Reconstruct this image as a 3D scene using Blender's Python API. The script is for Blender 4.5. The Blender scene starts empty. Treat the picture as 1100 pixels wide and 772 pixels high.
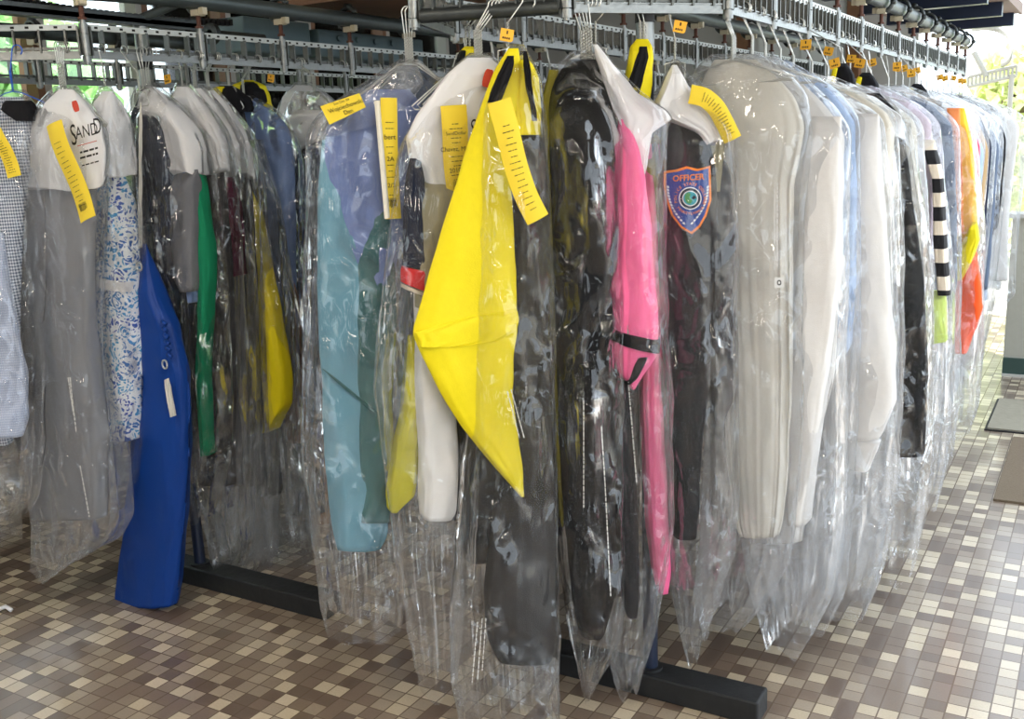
import bpy, math, random
import numpy as np
from mathutils import Vector, Matrix

SC = bpy.context.scene
COL = SC.collection
# ------------------------------------------------------------------ camera
# world: x runs to the right across the rails, y runs away along the rails
H = 1.25; F = 1085.0; AN = .5363; SL = -.0387
_d = (386 - 147.6) / math.hypot(1, SL); _th = math.atan(_d / F); _ro = math.atan(-SL)
Z = np.array([0, 0, 1.0])
FW0 = np.array([-math.sin(AN), math.cos(AN), 0]); RT0 = np.array([math.cos(AN), math.sin(AN), 0])
_fw = math.cos(_th) * FW0 - math.sin(_th) * Z; _up = math.cos(_th) * Z + math.sin(_th) * FW0
_r2 = math.cos(_ro) * RT0 - math.sin(_ro) * _up; _u2 = math.cos(_ro) * _up + math.sin(_ro) * RT0
RM = np.stack([_r2, _u2, _fw]); EYE = np.array([0, 0, H])
cam = bpy.data.cameras.new('camera'); camo = bpy.data.objects.new('camera', cam); COL.objects.link(camo)
cam.sensor_fit = 'HORIZONTAL'; cam.sensor_width = 36; cam.lens = 36 * F / 1100; cam.clip_start = .02
m = Matrix.Identity(4)
for i in range(3):
    m[i][0] = _r2[i]; m[i][1] = _u2[i]; m[i][2] = -_fw[i]; m[i][3] = EYE[i]
camo.matrix_world = m
SC.camera = camo

def ray(px, py): return np.array([(px - 550) / F, (386 - py) / F, 1.0]) @ RM
def at(px, py, axis, v):
    d = ray(px, py); return EYE + (v - EYE[axis]) / d[axis] * d

# ------------------------------------------------------------------ materials
MATS = {}
def pmat(name, col, rough=.7, metal=0, bump=0, bscale=60, sheen=0, build=None, spec=.5, var=0, trans=0):
    if name in MATS: return MATS[name]
    mt = bpy.data.materials.new(name); mt.use_nodes = True
    nt = mt.node_tree; b = nt.nodes['Principled BSDF']
    b.inputs['Base Color'].default_value = (*col, 1); b.inputs['Roughness'].default_value = rough
    b.inputs['Metallic'].default_value = metal; b.inputs['Specular IOR Level'].default_value = spec
    if sheen: b.inputs['Sheen Weight'].default_value = sheen
    if bump or var:
        tc = nt.nodes.new('ShaderNodeTexCoord'); nz = nt.nodes.new('ShaderNodeTexNoise')
        nz.inputs['Scale'].default_value = bscale; nz.inputs['Detail'].default_value = 4
        nt.links.new(tc.outputs['Object'], nz.inputs['Vector'])
    if bump:
        bp = nt.nodes.new('ShaderNodeBump'); bp.inputs['Strength'].default_value = bump; bp.inputs['Distance'].default_value = .01
        nt.links.new(nz.outputs['Fac'], bp.inputs['Height']); nt.links.new(bp.outputs['Normal'], b.inputs['Normal'])
    if var:
        mx = nt.nodes.new('ShaderNodeMix'); mx.data_type = 'RGBA'
        mx.inputs['A'].default_value = (*[c * (1 - var) for c in col], 1); mx.inputs['B'].default_value = (*[min(1, c * (1 + var)) for c in col], 1)
        nt.links.new(nz.outputs['Fac'], mx.inputs['Factor']); nt.links.new(mx.outputs['Result'], b.inputs['Base Color'])
    if trans:
        tr = nt.nodes.new('ShaderNodeBsdfTranslucent'); tr.inputs['Color'].default_value = (*col, 1)
        ms = nt.nodes.new('ShaderNodeMixShader'); ms.inputs[0].default_value = trans
        out = nt.nodes['Material Output']
        nt.links.new(b.outputs[0], ms.inputs[1]); nt.links.new(tr.outputs[0], ms.inputs[2]); nt.links.new(ms.outputs[0], out.inputs[0])
    if build: build(nt, b)
    MATS[name] = mt
    return mt

def N(nt, t, **kw):
    n = nt.nodes.new('ShaderNode' + t)
    for k, v in kw.items(): setattr(n, k, v)
    return n
def math_(nt, op, a, b=None, c=None):
    n = N(nt, 'Math', operation=op)
    for i, v in enumerate((a, b, c)):
        if v is None: continue
        if isinstance(v, (int, float)): n.inputs[i].default_value = v
        else: nt.links.new(v, n.inputs[i])
    return n.outputs[0]

def srgb(r, g, b):
    f = lambda c: c / 255 / 12.92 if c / 255 <= .04045 else ((c / 255 + .055) / 1.055) ** 2.4
    return (f(r), f(g), f(b))

def cloth(name, rgb, rough=.85, trans=0, bump=.25, bscale=90, var=.05, sheen=0):
    mt = pmat(name, srgb(*rgb), rough, 0, 0, bscale, sheen, var=var, trans=trans, spec=.25)
    nt = mt.node_tree; b = nt.nodes['Principled BSDF']; tc = N(nt, 'TexCoord'); mp = N(nt, 'Mapping'); mp.inputs['Scale'].default_value = (1, 1, .3); mp.inputs['Rotation'].default_value = (.25, .2, 0)
    nt.links.new(tc.outputs['Object'], mp.inputs['Vector'])
    n1 = N(nt, 'TexNoise', noise_type='RIDGED_MULTIFRACTAL'); n1.inputs['Scale'].default_value = 9; n1.inputs['Detail'].default_value = 1.5; n1.inputs['Distortion'].default_value = .5; nt.links.new(mp.outputs[0], n1.inputs['Vector'])
    n2 = N(nt, 'TexNoise'); n2.inputs['Scale'].default_value = 400; nt.links.new(tc.outputs['Object'], n2.inputs['Vector'])
    bp = N(nt, 'Bump'); bp.inputs['Strength'].default_value = bump * 1.6; bp.inputs['Distance'].default_value = .022
    nt.links.new(math_(nt, 'ADD', n1.outputs['Fac'], math_(nt, 'MULTIPLY', n2.outputs['Fac'], .06)), bp.inputs['Height']); nt.links.new(bp.outputs[0], b.inputs['Normal'])
    return mt

def bag_material(name, tint=(1, 1, 1), milk=.045, edge=.30, rough=.065, bump=.13, sc=7.0):
    mt = bpy.data.materials.new(name); mt.use_nodes = True; nt = mt.node_tree; nt.nodes.clear()
    out = N(nt, 'OutputMaterial'); L = nt.links.new
    tc = N(nt, 'TexCoord')
    def ridged(scale, stretch, rot, det=2.0):
        mp = N(nt, 'Mapping'); mp.inputs['Scale'].default_value = (1, 1, stretch); mp.inputs['Rotation'].default_value = rot
        L(tc.outputs['Object'], mp.inputs['Vector'])
        n = N(nt, 'TexNoise', noise_type='RIDGED_MULTIFRACTAL'); n.inputs['Scale'].default_value = scale; n.inputs['Detail'].default_value = det; n.inputs['Distortion'].default_value = .35
        L(mp.outputs[0], n.inputs['Vector']); return n.outputs['Fac']
    a = ridged(sc, .22, (0, 0, 0)); b = ridged(sc * 1.5, .5, (.55, .4, 0)); c = ridged(sc * 1.6, .6, (-.6, -.35, .4)); d = ridged(sc * 4.2, .75, (.2, .5, 1.0), 3)
    pz = N(nt, 'TexNoise'); pz.inputs['Scale'].default_value = 6.5; pz.inputs['Detail'].default_value = 1; L(tc.outputs['Object'], pz.inputs['Vector'])
    pr = N(nt, 'MapRange'); pr.inputs['From Min'].default_value = .45; pr.inputs['From Max'].default_value = .68; L(pz.outputs['Fac'], pr.inputs['Value'])
    h = math_(nt, 'ADD', math_(nt, 'ADD', math_(nt, 'MULTIPLY', a, .8), math_(nt, 'MULTIPLY', math_(nt, 'ADD', b, c), .33)), math_(nt, 'MULTIPLY', math_(nt, 'MULTIPLY', d, math_(nt, 'ADD', pr.outputs[0], .12)), .30))
    bp = N(nt, 'Bump'); bp.inputs['Strength'].default_value = 1; bp.inputs['Distance'].default_value = bump; L(h, bp.inputs['Height'])
    tr = N(nt, 'BsdfTransparent'); tr.inputs['Color'].default_value = (.985, .985, .985, 1)
    df = N(nt, 'BsdfDiffuse'); df.inputs['Color'].default_value = (.86 * tint[0], .87 * tint[1], .88 * tint[2], 1)
    tl = N(nt, 'BsdfTranslucent'); tl.inputs['Color'].default_value = (.86 * tint[0], .87 * tint[1], .88 * tint[2], 1)
    dm = N(nt, 'MixShader'); dm.inputs[0].default_value = .5; L(df.outputs[0], dm.inputs[1]); L(tl.outputs[0], dm.inputs[2])
    lw = N(nt, 'LayerWeight'); lw.inputs['Blend'].default_value = .35; L(bp.outputs[0], lw.inputs['Normal'])
    fac = math_(nt, 'ADD', math_(nt, 'MULTIPLY', math_(nt, 'POWER', lw.outputs['Facing'], 2.4), edge), milk)
    m1 = N(nt, 'MixShader'); L(fac, m1.inputs[0]); L(tr.outputs[0], m1.inputs[1]); L(dm.outputs[0], m1.inputs[2])
    fr = N(nt, 'Fresnel'); fr.inputs['IOR'].default_value = 1.5; L(bp.outputs[0], fr.inputs['Normal'])
    gl = N(nt, 'BsdfGlossy'); gl.inputs['Roughness'].default_value = rough; gl.inputs['Color'].default_value = (1, 1, 1, 1); L(bp.outputs[0], gl.inputs['Normal'])
    m2 = N(nt, 'MixShader'); L(math_(nt, 'MINIMUM', math_(nt, 'MULTIPLY', fr.outputs[0], 1.1), .5), m2.inputs[0]); L(m1.outputs[0], m2.inputs[1]); L(gl.outputs[0], m2.inputs[2])
    L(m2.outputs[0], out.inputs[0])
    return mt
BAG = bag_material('clear_plastic_film')
BAGM = bag_material('milky_plastic_film', milk=.12, edge=.42, bump=.10, tint=(.97, .99, 1.03))
BAGC = bag_material('crisp_plastic_film', milk=.006, edge=.2, rough=.05, bump=.26, sc=6.5)

STEEL = pmat('steel', srgb(140, 142, 140), .38, .85, .15, 80, var=.12)
DSTEEL = pmat('dark_steel', srgb(74, 78, 78), .45, .7, .15, 60, var=.15)
LINKM = pmat('link_steel', srgb(104, 106, 103), .42, .75, .15, 80, var=.15)
PIPE = pmat('painted_pipe', srgb(84, 92, 92), .42, .55, .12, 30, var=.15)
ZINC = pmat('zinc_wire', srgb(205, 208, 208), .3, .85)
WIRE = pmat('hanger_wire', srgb(200, 200, 195), .32, .75)
RUST = pmat('rusty_bolt', srgb(92, 58, 46), .7, .3, .3, 120, var=.3)
BEIGE = pmat('beige_nylon', srgb(196, 186, 160), .5)
STRIP = pmat('pale_strip', srgb(200, 206, 204), .5, .1, var=.06)
BLACKR = pmat('black_rubber', srgb(20, 20, 22), .6)
FOOTM = pmat('black_foot', srgb(34, 36, 38), .55, .1, .2, 50, var=.25)
NAVYP = pmat('navy_paint', srgb(30, 40, 62), .4, .1)
BOXM = pmat('grey_blue_sheet', srgb(92, 112, 118), .5, .2, .1, 20, var=.1)
TAGM = pmat('orange_card', srgb(244, 180, 50), .7)
INK = pmat('black_ink', srgb(24, 22, 20), .8)
TICK = pmat('yellow_ticket_paper', srgb(244, 216, 58), .75, trans=.15)
TICKW = pmat('white_ticket_back', srgb(226, 222, 208), .8)
PAPER = pmat('white_paper_cape', srgb(246, 246, 248), .8, 0, .1, 30, trans=.2)
REDI = pmat('red_ink', srgb(196, 66, 44), .8)

# ------------------------------------------------------------------ object helpers
def link(name, verts, faces, mat, parent=None, smooth=True):
    me = bpy.data.meshes.new(name); me.from_pydata([tuple(map(float, v)) for v in verts], [], faces); me.update()
    if smooth: me.polygons.foreach_set('use_smooth', [True] * len(me.polygons))
    me.materials.append(mat)
    o = bpy.data.objects.new(name, me); COL.objects.link(o)
    if parent is not None: adopt(o, parent)
    return o
def world_base(p):
    b = Vector((0, 0, 0))
    while p is not None: b += p.location; p = p.parent
    return b
def adopt(o, parent):
    o.parent = parent
    b = world_base(parent)
    if o.type == 'MESH': o.data.transform(Matrix.Translation(-b))
    else: o.location = o.location - b
def empty(name, loc, label, cat, group=None):
    e = bpy.data.objects.new(name, None); COL.objects.link(e); e.location = loc; e.empty_display_size = .05
    e['label'] = label; e['category'] = cat
    if group: e['group'] = group
    return e
def tag(o, label, cat, group=None, kind=None):
    if label: o['label'] = label
    if cat: o['category'] = cat
    if group: o['group'] = group
    if kind: o['kind'] = kind
    return o

class MB:
    def __init__(s): s.v = []; s.f = []
    def add(s, v, f):
        o = len(s.v); s.v += [tuple(x) for x in v]; s.f += [tuple(i + o for i in q) for q in f]; return s
    def box(s, lo, hi):
        x0, y0, z0 = lo; x1, y1, z1 = hi
        return s.add([(x0, y0, z0), (x1, y0, z0), (x1, y1, z0), (x0, y1, z0), (x0, y0, z1), (x1, y0, z1), (x1, y1, z1), (x0, y1, z1)],
                     [(0, 3, 2, 1), (4, 5, 6, 7), (0, 1, 5, 4), (1, 2, 6, 5), (2, 3, 7, 6), (3, 0, 4, 7)])
    def obox(s, c, u, w, hu, hw, hz):   # oriented box: axis u, w horizontal
        c = np.array(c); u = np.array(u); w = np.array(w); v = []
        for dz in (-hz, hz):
            for a, b in ((-1, -1), (1, -1), (1, 1), (-1, 1)): v.append(c + u * a * hu + w * b * hw + Z * dz)
        return s.add(v, [(0, 3, 2, 1), (4, 5, 6, 7), (0, 1, 5, 4), (1, 2, 6, 5), (2, 3, 7, 6), (3, 0, 4, 7)])
    def cyl(s, p0, p1, r, n=14, r1=None):
        p0 = np.array(p0, float); p1 = np.array(p1, float); d = p1 - p0; d /= np.linalg.norm(d)
        a = np.cross(d, [0, 0, 1.0] if abs(d[2]) < .9 else [1.0, 0, 0]); a /= np.linalg.norm(a); b = np.cross(d, a)
        r1 = r if r1 is None else r1; v = []
        for p, rr in ((p0, r), (p1, r1)):
            for k in range(n): t = 2 * math.pi * k / n; v.append(p + rr * (math.cos(t) * a + math.sin(t) * b))
        f = [(k, (k + 1) % n, n + (k + 1) % n, n + k) for k in range(n)] + [tuple(range(n))[::-1], tuple(range(n, 2 * n))]
        return s.add(v, f)
    def tube(s, pts, r, n=8):
        P = np.array(pts, float); T = np.gradient(P, axis=0); T /= np.linalg.norm(T, axis=1)[:, None] + 1e-9
        ref = np.array([0, 0, 1.0]) if abs(T[0][2]) < .9 else np.array([1.0, 0, 0])
        a = np.cross(T[0], ref); a /= np.linalg.norm(a); v = []
        for i in range(len(P)):
            a = a - T[i] * (a @ T[i]); a /= np.linalg.norm(a); b = np.cross(T[i], a)
            for k in range(n): t = 2 * math.pi * k / n; v.append(P[i] + r * (math.cos(t) * a + math.sin(t) * b))
        f = []
        for i in range(len(P) - 1):
            for k in range(n): f.append((i * n + k, i * n + (k + 1) % n, (i + 1) * n + (k + 1) % n, (i + 1) * n + k))
        f += [tuple(range(n))[::-1], tuple((len(P) - 1) * n + k for k in range(n))]
        return s.add(v, f)
    def build(s, name, mat, parent=None, smooth=False):
        o = link(name, s.v, s.f, mat, parent, smooth)
        return o
def shade_auto(o, ang=40):
    me = o.data; me.polygons.foreach_set('use_smooth', [True] * len(me.polygons))
    import bmesh
    bm = bmesh.new(); bm.from_mesh(me)
    for e in bm.edges:
        if len(e.link_faces) == 2 and e.calc_face_angle(0) > math.radians(ang): e.smooth = False
    bm.to_mesh(me); bm.free()
    return o

# ------------------------------------------------------------------ cloth and film lofts
rng = np.random.default_rng(11)
def worley(P, n, lo, hi, r):
    pts = r.uniform(lo, hi, (n, P.shape[1]))
    out = np.empty(len(P))
    for i in range(0, len(P), 4000):
        d = np.linalg.norm(P[i:i + 4000, None] - pts[None], axis=2); out[i:i + 4000] = d.min(1)
    return out

class Plane:
    """an upright plane through a hanging point; u runs along it, nrm points to its back"""
    def __init__(s, p, u):
        s.p = np.array([p[0], p[1], 0.0]); u = np.array([u[0], u[1], 0.0]); s.u = u / np.linalg.norm(u)
        s.n = np.array([-s.u[1], s.u[0], 0.0])
        if s.n @ (s.p - np.array([0, 0, 0])) < 0: s.n = -s.n
    def hit(s, px, py, o=0):
        d = ray(px, py); t = ((s.p + s.n * o - EYE) @ s.n) / (d @ s.n); w = EYE + t * d
        return np.array([(w - s.p) @ s.u, w[2]])
    def at(s, px, py, o=0):   # the point seen at a pixel, standing o in front of the plane
        w = s.hit(px, py, -o); return s.pt(w[0], w[1], -o)
    def pt(s, u, z, n=0): return s.p + s.u * u + s.n * n + Z * z

def rows_to_uz(pl, rows, off=0):
    out = []
    for r in rows:
        y0, xl, xr = r[0], r[1], r[2]; y1 = r[4] if len(r) > 4 else y0
        t = r[3] if len(r) > 3 and r[3] is not None else None
        out.append((pl.hit(xl, y0, off), pl.hit(xr, y1, off), t))
    return out

def loft(name, pl, rows, mat, parent, t=.02, off=0, folds=.42, nf=7, crinkle=.0045, nth=72, nv=64, expo=3.2, seed=0, open_bottom=False, smooth=1, ragged=0, uz=False, sway=0, ncr=200):
    r = np.random.default_rng(seed)
    R = rows if uz else rows_to_uz(pl, rows, off)
    L = np.array([q[0] for q in R]); Rr = np.array([q[1] for q in R]); T = np.array([t if q[2] is None else q[2] for q in R])
    s = np.concatenate([[0], np.cumsum(np.abs(np.diff((L[:, 1] + Rr[:, 1]) / 2)) + 1e-4)]); s /= s[-1]
    ss = np.linspace(0, 1, nv)
    ss = np.unique(np.concatenate([ss, s])) if smooth == 0 else ss
    nv = len(ss)
    ip = lambda a: np.interp(ss, s, a)
    Lu, Lz, Ru, Rz, TT = ip(L[:, 0]), ip(L[:, 1]), ip(Rr[:, 0]), ip(Rr[:, 1]), ip(T)
    for _ in range(smooth):
        for a in (Lu, Lz, Ru, Rz, TT): a[1:-1] = (a[:-2] + 2 * a[1:-1] + a[2:]) / 4
    TT = TT * np.clip((ss / .12) ** .7, .22, 1) if smooth else TT
    th = np.linspace(0, 2 * np.pi, nth, endpoint=False)
    c = np.sign(np.cos(th)) * np.abs(np.cos(th)) ** (2 / expo); sn = np.sign(np.sin(th)) * np.abs(np.sin(th)) ** (2 / expo)
    C = (Lu + Ru)[:, None] / 2; W = (Ru - Lu)[:, None] / 2
    U = C + W * c[None]; f = (c[None] + 1) / 2
    ZZ = Lz[:, None] * (1 - f) + Rz[:, None] * f
    NN = TT[:, None] * sn[None] * np.ones_like(U)
    # hanging folds
    grow = np.clip(ss * 2.2, 0, 1)[:, None]
    ph = r.uniform(0, 6.28, 6); fo = np.zeros_like(U)
    x = c[None] * nf + np.sin(ss * 3 + ph[5])[:, None] * .5
    for k in range(3): fo += np.sin(x * (1.3 + k * .9) * math.pi / 2 + ph[k] + ss[:, None] * (1.5 - k) + (sn[None] > 0) * ph[k + 1]) / (1 + k * .6)
    NN = NN * (1 + folds * fo * grow * .6) + TT[:, None] * folds * .55 * fo * grow
    if sway: NN += sway * np.sin(ss * 4 + ph[4])[:, None]; U = U + sway * .6 * np.sin(ss * 5 + ph[3])[:, None] * grow
    if crinkle:
        Wm = np.mean(W); per = np.stack([np.cos(th)[None] * np.ones_like(U) * max(Wm, .05) * 1.0, np.sin(th)[None] * np.ones_like(U) * max(Wm, .05) * .8, ZZ * .42 + .15 * r.normal()], -1).reshape(-1, 3)
        wr = per + .012 * np.sin(per[:, [2, 0, 1]] * 60 + ph[:3])
        lo, hi = wr.min(0) - .02, wr.max(0) + .02
        d = worley(wr, ncr, lo, hi, r); d = d / (d.max() + 1e-6); d2 = worley(wr, ncr * 4, lo, hi, r); d2 = d2 / (d2.max() + 1e-6)
        patch = .45 + .55 * np.sin(per[:, 2] * 14 + ph[0] + np.sin(per[:, 0] * 18 + ph[1]) * 1.4)
        dd = (crinkle * (d - .4) * 1.5 + crinkle * .6 * (d2 - .4) * patch).reshape(U.shape)
        dd *= np.clip(ss * 5, .15, 1)[:, None]
        NN += dd * np.sign(sn)[None] * np.clip(np.abs(sn), .15, 1)[None] ; U = U + dd * c[None] * .7
    if ragged:
        ends = np.clip((ss - .86) / .14, 0, 1)[:, None] ** 1.5
        ZZ = ZZ + ragged * ends * (np.sin(th * 2 + ph[0]) + .55 * np.sin(th * 3 + ph[1]) + .22 * np.sin(th * 8 + ph[2]))[None]
    P = pl.p[None, None] + pl.u[None, None] * U[..., None] + pl.n[None, None] * (NN + off)[..., None] + Z[None, None] * ZZ[..., None]
    V = P.reshape(-1, 3); n = nth
    i = np.arange(nv - 1)[:, None] * n; k = np.arange(n)[None]; k1 = (k + 1) % n
    Fq = np.stack([i + k, i + n + k, i + n + k1, i + k1], -1).reshape(-1, 4).tolist()
    Fq.append(list(range(n)))
    if not open_bottom: Fq.append([(nv - 1) * n + q for q in range(n)][::-1])
    o = link(name, V, Fq, mat, parent)
    return o

def inflate_rows(rows, dx=3, top=0): return [(r[0] - top, r[1] - dx, r[2] + dx) + tuple(r[3:]) for r in rows]

def helix(p0, p1, r, turns, n, ph=0):
    p0 = np.array(p0); p1 = np.array(p1); d = (p1 - p0); L = np.linalg.norm(d); d /= L
    a = np.cross(d, [1.0, .3, 0]); a /= np.linalg.norm(a); b = np.cross(d, a)
    return [p0 + d * L * q / n + r * (math.cos(ph + turns * 6.283 * q / n) * a + math.sin(ph + turns * 6.283 * q / n) * b) for q in range(n + 1)]

BAR_TOP = 1.494
def hanger(parent, hook, pl, neck, half=.17, drop=.085, wr=.0014, mat=None, tilt=0, side=0):
    """wire hanger: hook over the bar, twisted neck, sloping shoulders and bottom wire"""
    mb = MB(); hk = np.array(hook); u = pl.u; nk = np.array(neck)
    top = np.array([hk[0], hk[1], BAR_TOP + .002])
    pts = [top + u * .012 * math.cos(t) * 1.0 + Z * (.012 * math.sin(t)) - u * 0 for t in np.linspace(-.9, math.pi, 12)]
    pts += [np.array(pts[-1]) * (1 - q) + (nk + Z * .045) * q for q in (.35, .7, 1)]
    mb.tube(pts, wr, 6)
    tw0 = nk + Z * .047; tw1 = nk
    mb.tube(helix(tw0, tw1, wr * 1.15, 4, 28), wr * .9, 5); mb.tube(helix(tw0, tw1, wr * 1.15, 4, 28, 3.14), wr * .9, 5)
    l = nk - u * half - Z * drop; r_ = nk + u * half - Z * drop
    mb.tube([nk, nk - u * .02 - Z * .004, l, l + u * .006 - Z * .006, r_ - u * .006 - Z * .006, r_, nk + u * .02 - Z * .004, nk], wr, 5)
    return mb.build('wire_hanger', mat or WIRE, parent, True)

def strip(name, pl, path, width, mat, parent, off, thick=.0008, seg=24, curl=0, uz=False, twist=0):
    """a paper strip that follows a pixel path on the plane, standing off its front"""
    P = [np.array(q, float) for q in path] if uz else [pl.hit(*q, -off) for q in path]
    if not uz: width = width
    P = np.array(P); s = np.concatenate([[0], np.cumsum(np.linalg.norm(np.diff(P, axis=0), axis=1))]); s /= s[-1]
    ss = np.linspace(0, 1, seg); X = np.stack([np.interp(ss, s, P[:, 0]), np.interp(ss, s, P[:, 1])], 1)
    for _ in range(3): X[1:-1] = (X[:-2] + 2 * X[1:-1] + X[2:]) / 4
    T = np.gradient(X, axis=0); T /= np.linalg.norm(T, axis=1)[:, None]; Nn = np.stack([-T[:, 1], T[:, 0]], 1)
    V = []; m_ = 7
    for i in range(seg):
        for k in range(m_):
            q = k / (m_ - 1) - .5; w = X[i] + Nn[i] * q * width
            dep = -off - curl * math.sin(ss[i] * math.pi) - .006 * math.sin(ss[i] * 5 + 1) + .012 * q * q * 4 * .4
            V.append(pl.pt(w[0], w[1], dep))
    base = len(V)
    V += [v + pl.n * thick for v in V]
    Fq = []
    for i in range(seg - 1):
        for k in range(m_ - 1):
            a = i * m_ + k; Fq.append((a, a + 1, a + m_ + 1, a + m_)); Fq.append((base + a, base + a + m_, base + a + m_ + 1, base + a + 1))
    o = link(name, V, Fq, mat, parent)
    def place(t, q=0, lift=.0016):
        i = t * (seg - 1); i0 = int(min(seg - 2, math.floor(i))); fr = i - i0
        x = X[i0] * (1 - fr) + X[i0 + 1] * fr; tt = T[i0]; w = x + Nn[i0] * q * width
        dep = -off - curl * math.sin(t * math.pi) - .006 * math.sin(t * 5 + 1) + .012 * q * q * 1.6 - lift
        return pl.pt(w[0], w[1], dep), tt, Nn[i0]
    return o, place

def text_mesh(body, size, parent, pos, xdir, ydir, mat, name='printed_text', align='CENTER', extr=0, bold=0, shear=0, squash=1):
    cu = bpy.data.curves.new('t', 'FONT'); cu.body = body; cu.size = size; cu.align_x = align; cu.align_y = 'CENTER'; cu.resolution_u = 3; cu.offset = bold; cu.extrude = extr; cu.shear = shear
    ob = bpy.data.objects.new('t', cu); COL.objects.link(ob)
    dg = bpy.context.evaluated_depsgraph_get(); me = bpy.data.meshes.new_from_object(ob.evaluated_get(dg)); COL.objects.unlink(ob); bpy.data.objects.remove(ob)
    x = np.array(xdir, float); x /= np.linalg.norm(x); y = np.array(ydir, float); y /= np.linalg.norm(y); z = np.cross(x, y)
    mt = Matrix([[x[0] * squash, y[0], z[0], pos[0]], [x[1] * squash, y[1], z[1], pos[1]], [x[2] * squash, y[2], z[2], pos[2]], [0, 0, 0, 1]])
    me.transform(mt); me.materials.clear(); me.materials.append(mat); me.name = name
    o = bpy.data.objects.new(name, me); COL.objects.link(o); adopt(o, parent)
    return o

def ticket(pl, path, width_px, parent, off, lines=(), bars=True, curl=0, head=True, reading='across', mat=None, seed=0):
    """yellow paper ticket with printed lines; reading='across' prints lines across the strip"""
    a = pl.hit(*path[0]); b = pl.hit(path[0][0] + width_px, path[0][1]); width = abs(b[0] - a[0])
    o, place = strip('paper_ticket', pl, path, width, mat or TICK, parent, off, curl=curl)
    r = random.Random(seed); mb = MB()
    def dash(t, q0, q1, hh):
        p, tt, nn = place(t, (q0 + q1) / 2); T3 = pl.u * tt[0] + Z * tt[1]; N3 = pl.u * nn[0] + Z * nn[1]
        hw = (q1 - q0) / 2 * width
        mb.add([p - N3 * hw - T3 * hh, p + N3 * hw - T3 * hh, p + N3 * hw + T3 * hh, p - N3 * hw + T3 * hh], [(0, 1, 2, 3)])
    lens = [.5, .35, .62, .66, .5, .4, .6, .3, .55]
    used = [t for t, _, _ in lines]
    for i in range(15):
        t = .2 + i * .05
        if any(abs(t - q) < .045 for q in used): continue
        w = lens[(i + seed) % len(lens)] * .8; q = -w / 2
        while q < w / 2 - .02:
            q1 = min(w / 2, q + r.uniform(.05, .16)); dash(t, q, q1, .0007); q = q1 + .035
    if bars:
        for k in range(14): q = -.24 + k * .035; dash(.86, q, q + r.choice([.01, .018]), .008)
    if mb.v: mb.build('printed_lines', INK, o)
    for t, txt, sz in lines:
        p, tt, nn = place(t); N3 = pl.u * nn[0] + Z * nn[1]; T3 = pl.u * tt[0] + Z * tt[1]
        if N3 @ pl.u < 0: N3 = -N3
        up = -T3 if T3[2] < 0 else T3
        if N3 @ np.cross(up, pl.n) < 0: pass
        text_mesh(txt, sz, o, p, N3, up, INK)
    return o

def number_tag(parent, p, u, s=.018, ang=.1):
    u = np.array(u, float); u /= np.linalg.norm(u); v = Z * math.cos(ang) + u * math.sin(ang); u2 = u * math.cos(ang) - Z * math.sin(ang)
    n = np.cross(u2, v); p = np.array(p)
    mb = MB(); th = .0006
    c = [p + u2 * a * s + v * b * s * .9 for a, b in ((-.7, -.7), (.5, -.7), (.7, -.5), (.7, .7), (-.7, .7))]
    V = [q - n * th for q in c] + [q + n * th for q in c]; k = len(c)
    mb.add(V, [tuple(range(k)), tuple(range(k, 2 * k))[::-1]] + [(i, (i + 1) % k, k + (i + 1) % k, k + i) for i in range(k)])
    o = mb.build('number_tag', TAGM, parent)
    mk = MB()
    for sg in (-1, 1):
        b0 = p + n * (th + .0004) * sg
        def q(x0, x1, y0, y1): mk.add([b0 + u2 * x0 * s + v * y0 * s, b0 + u2 * x1 * s + v * y0 * s, b0 + u2 * x1 * s + v * y1 * s, b0 + u2 * x0 * s + v * y1 * s], [(0, 1, 2, 3)])
        q(-.08, .08, .1, .45)
        for k_ in range(4): q(-.45 + k_ * .22, -.3 + k_ * .22, -.4, -.2)
    mk.build('printed_number', INK, o)
    return o

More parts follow.
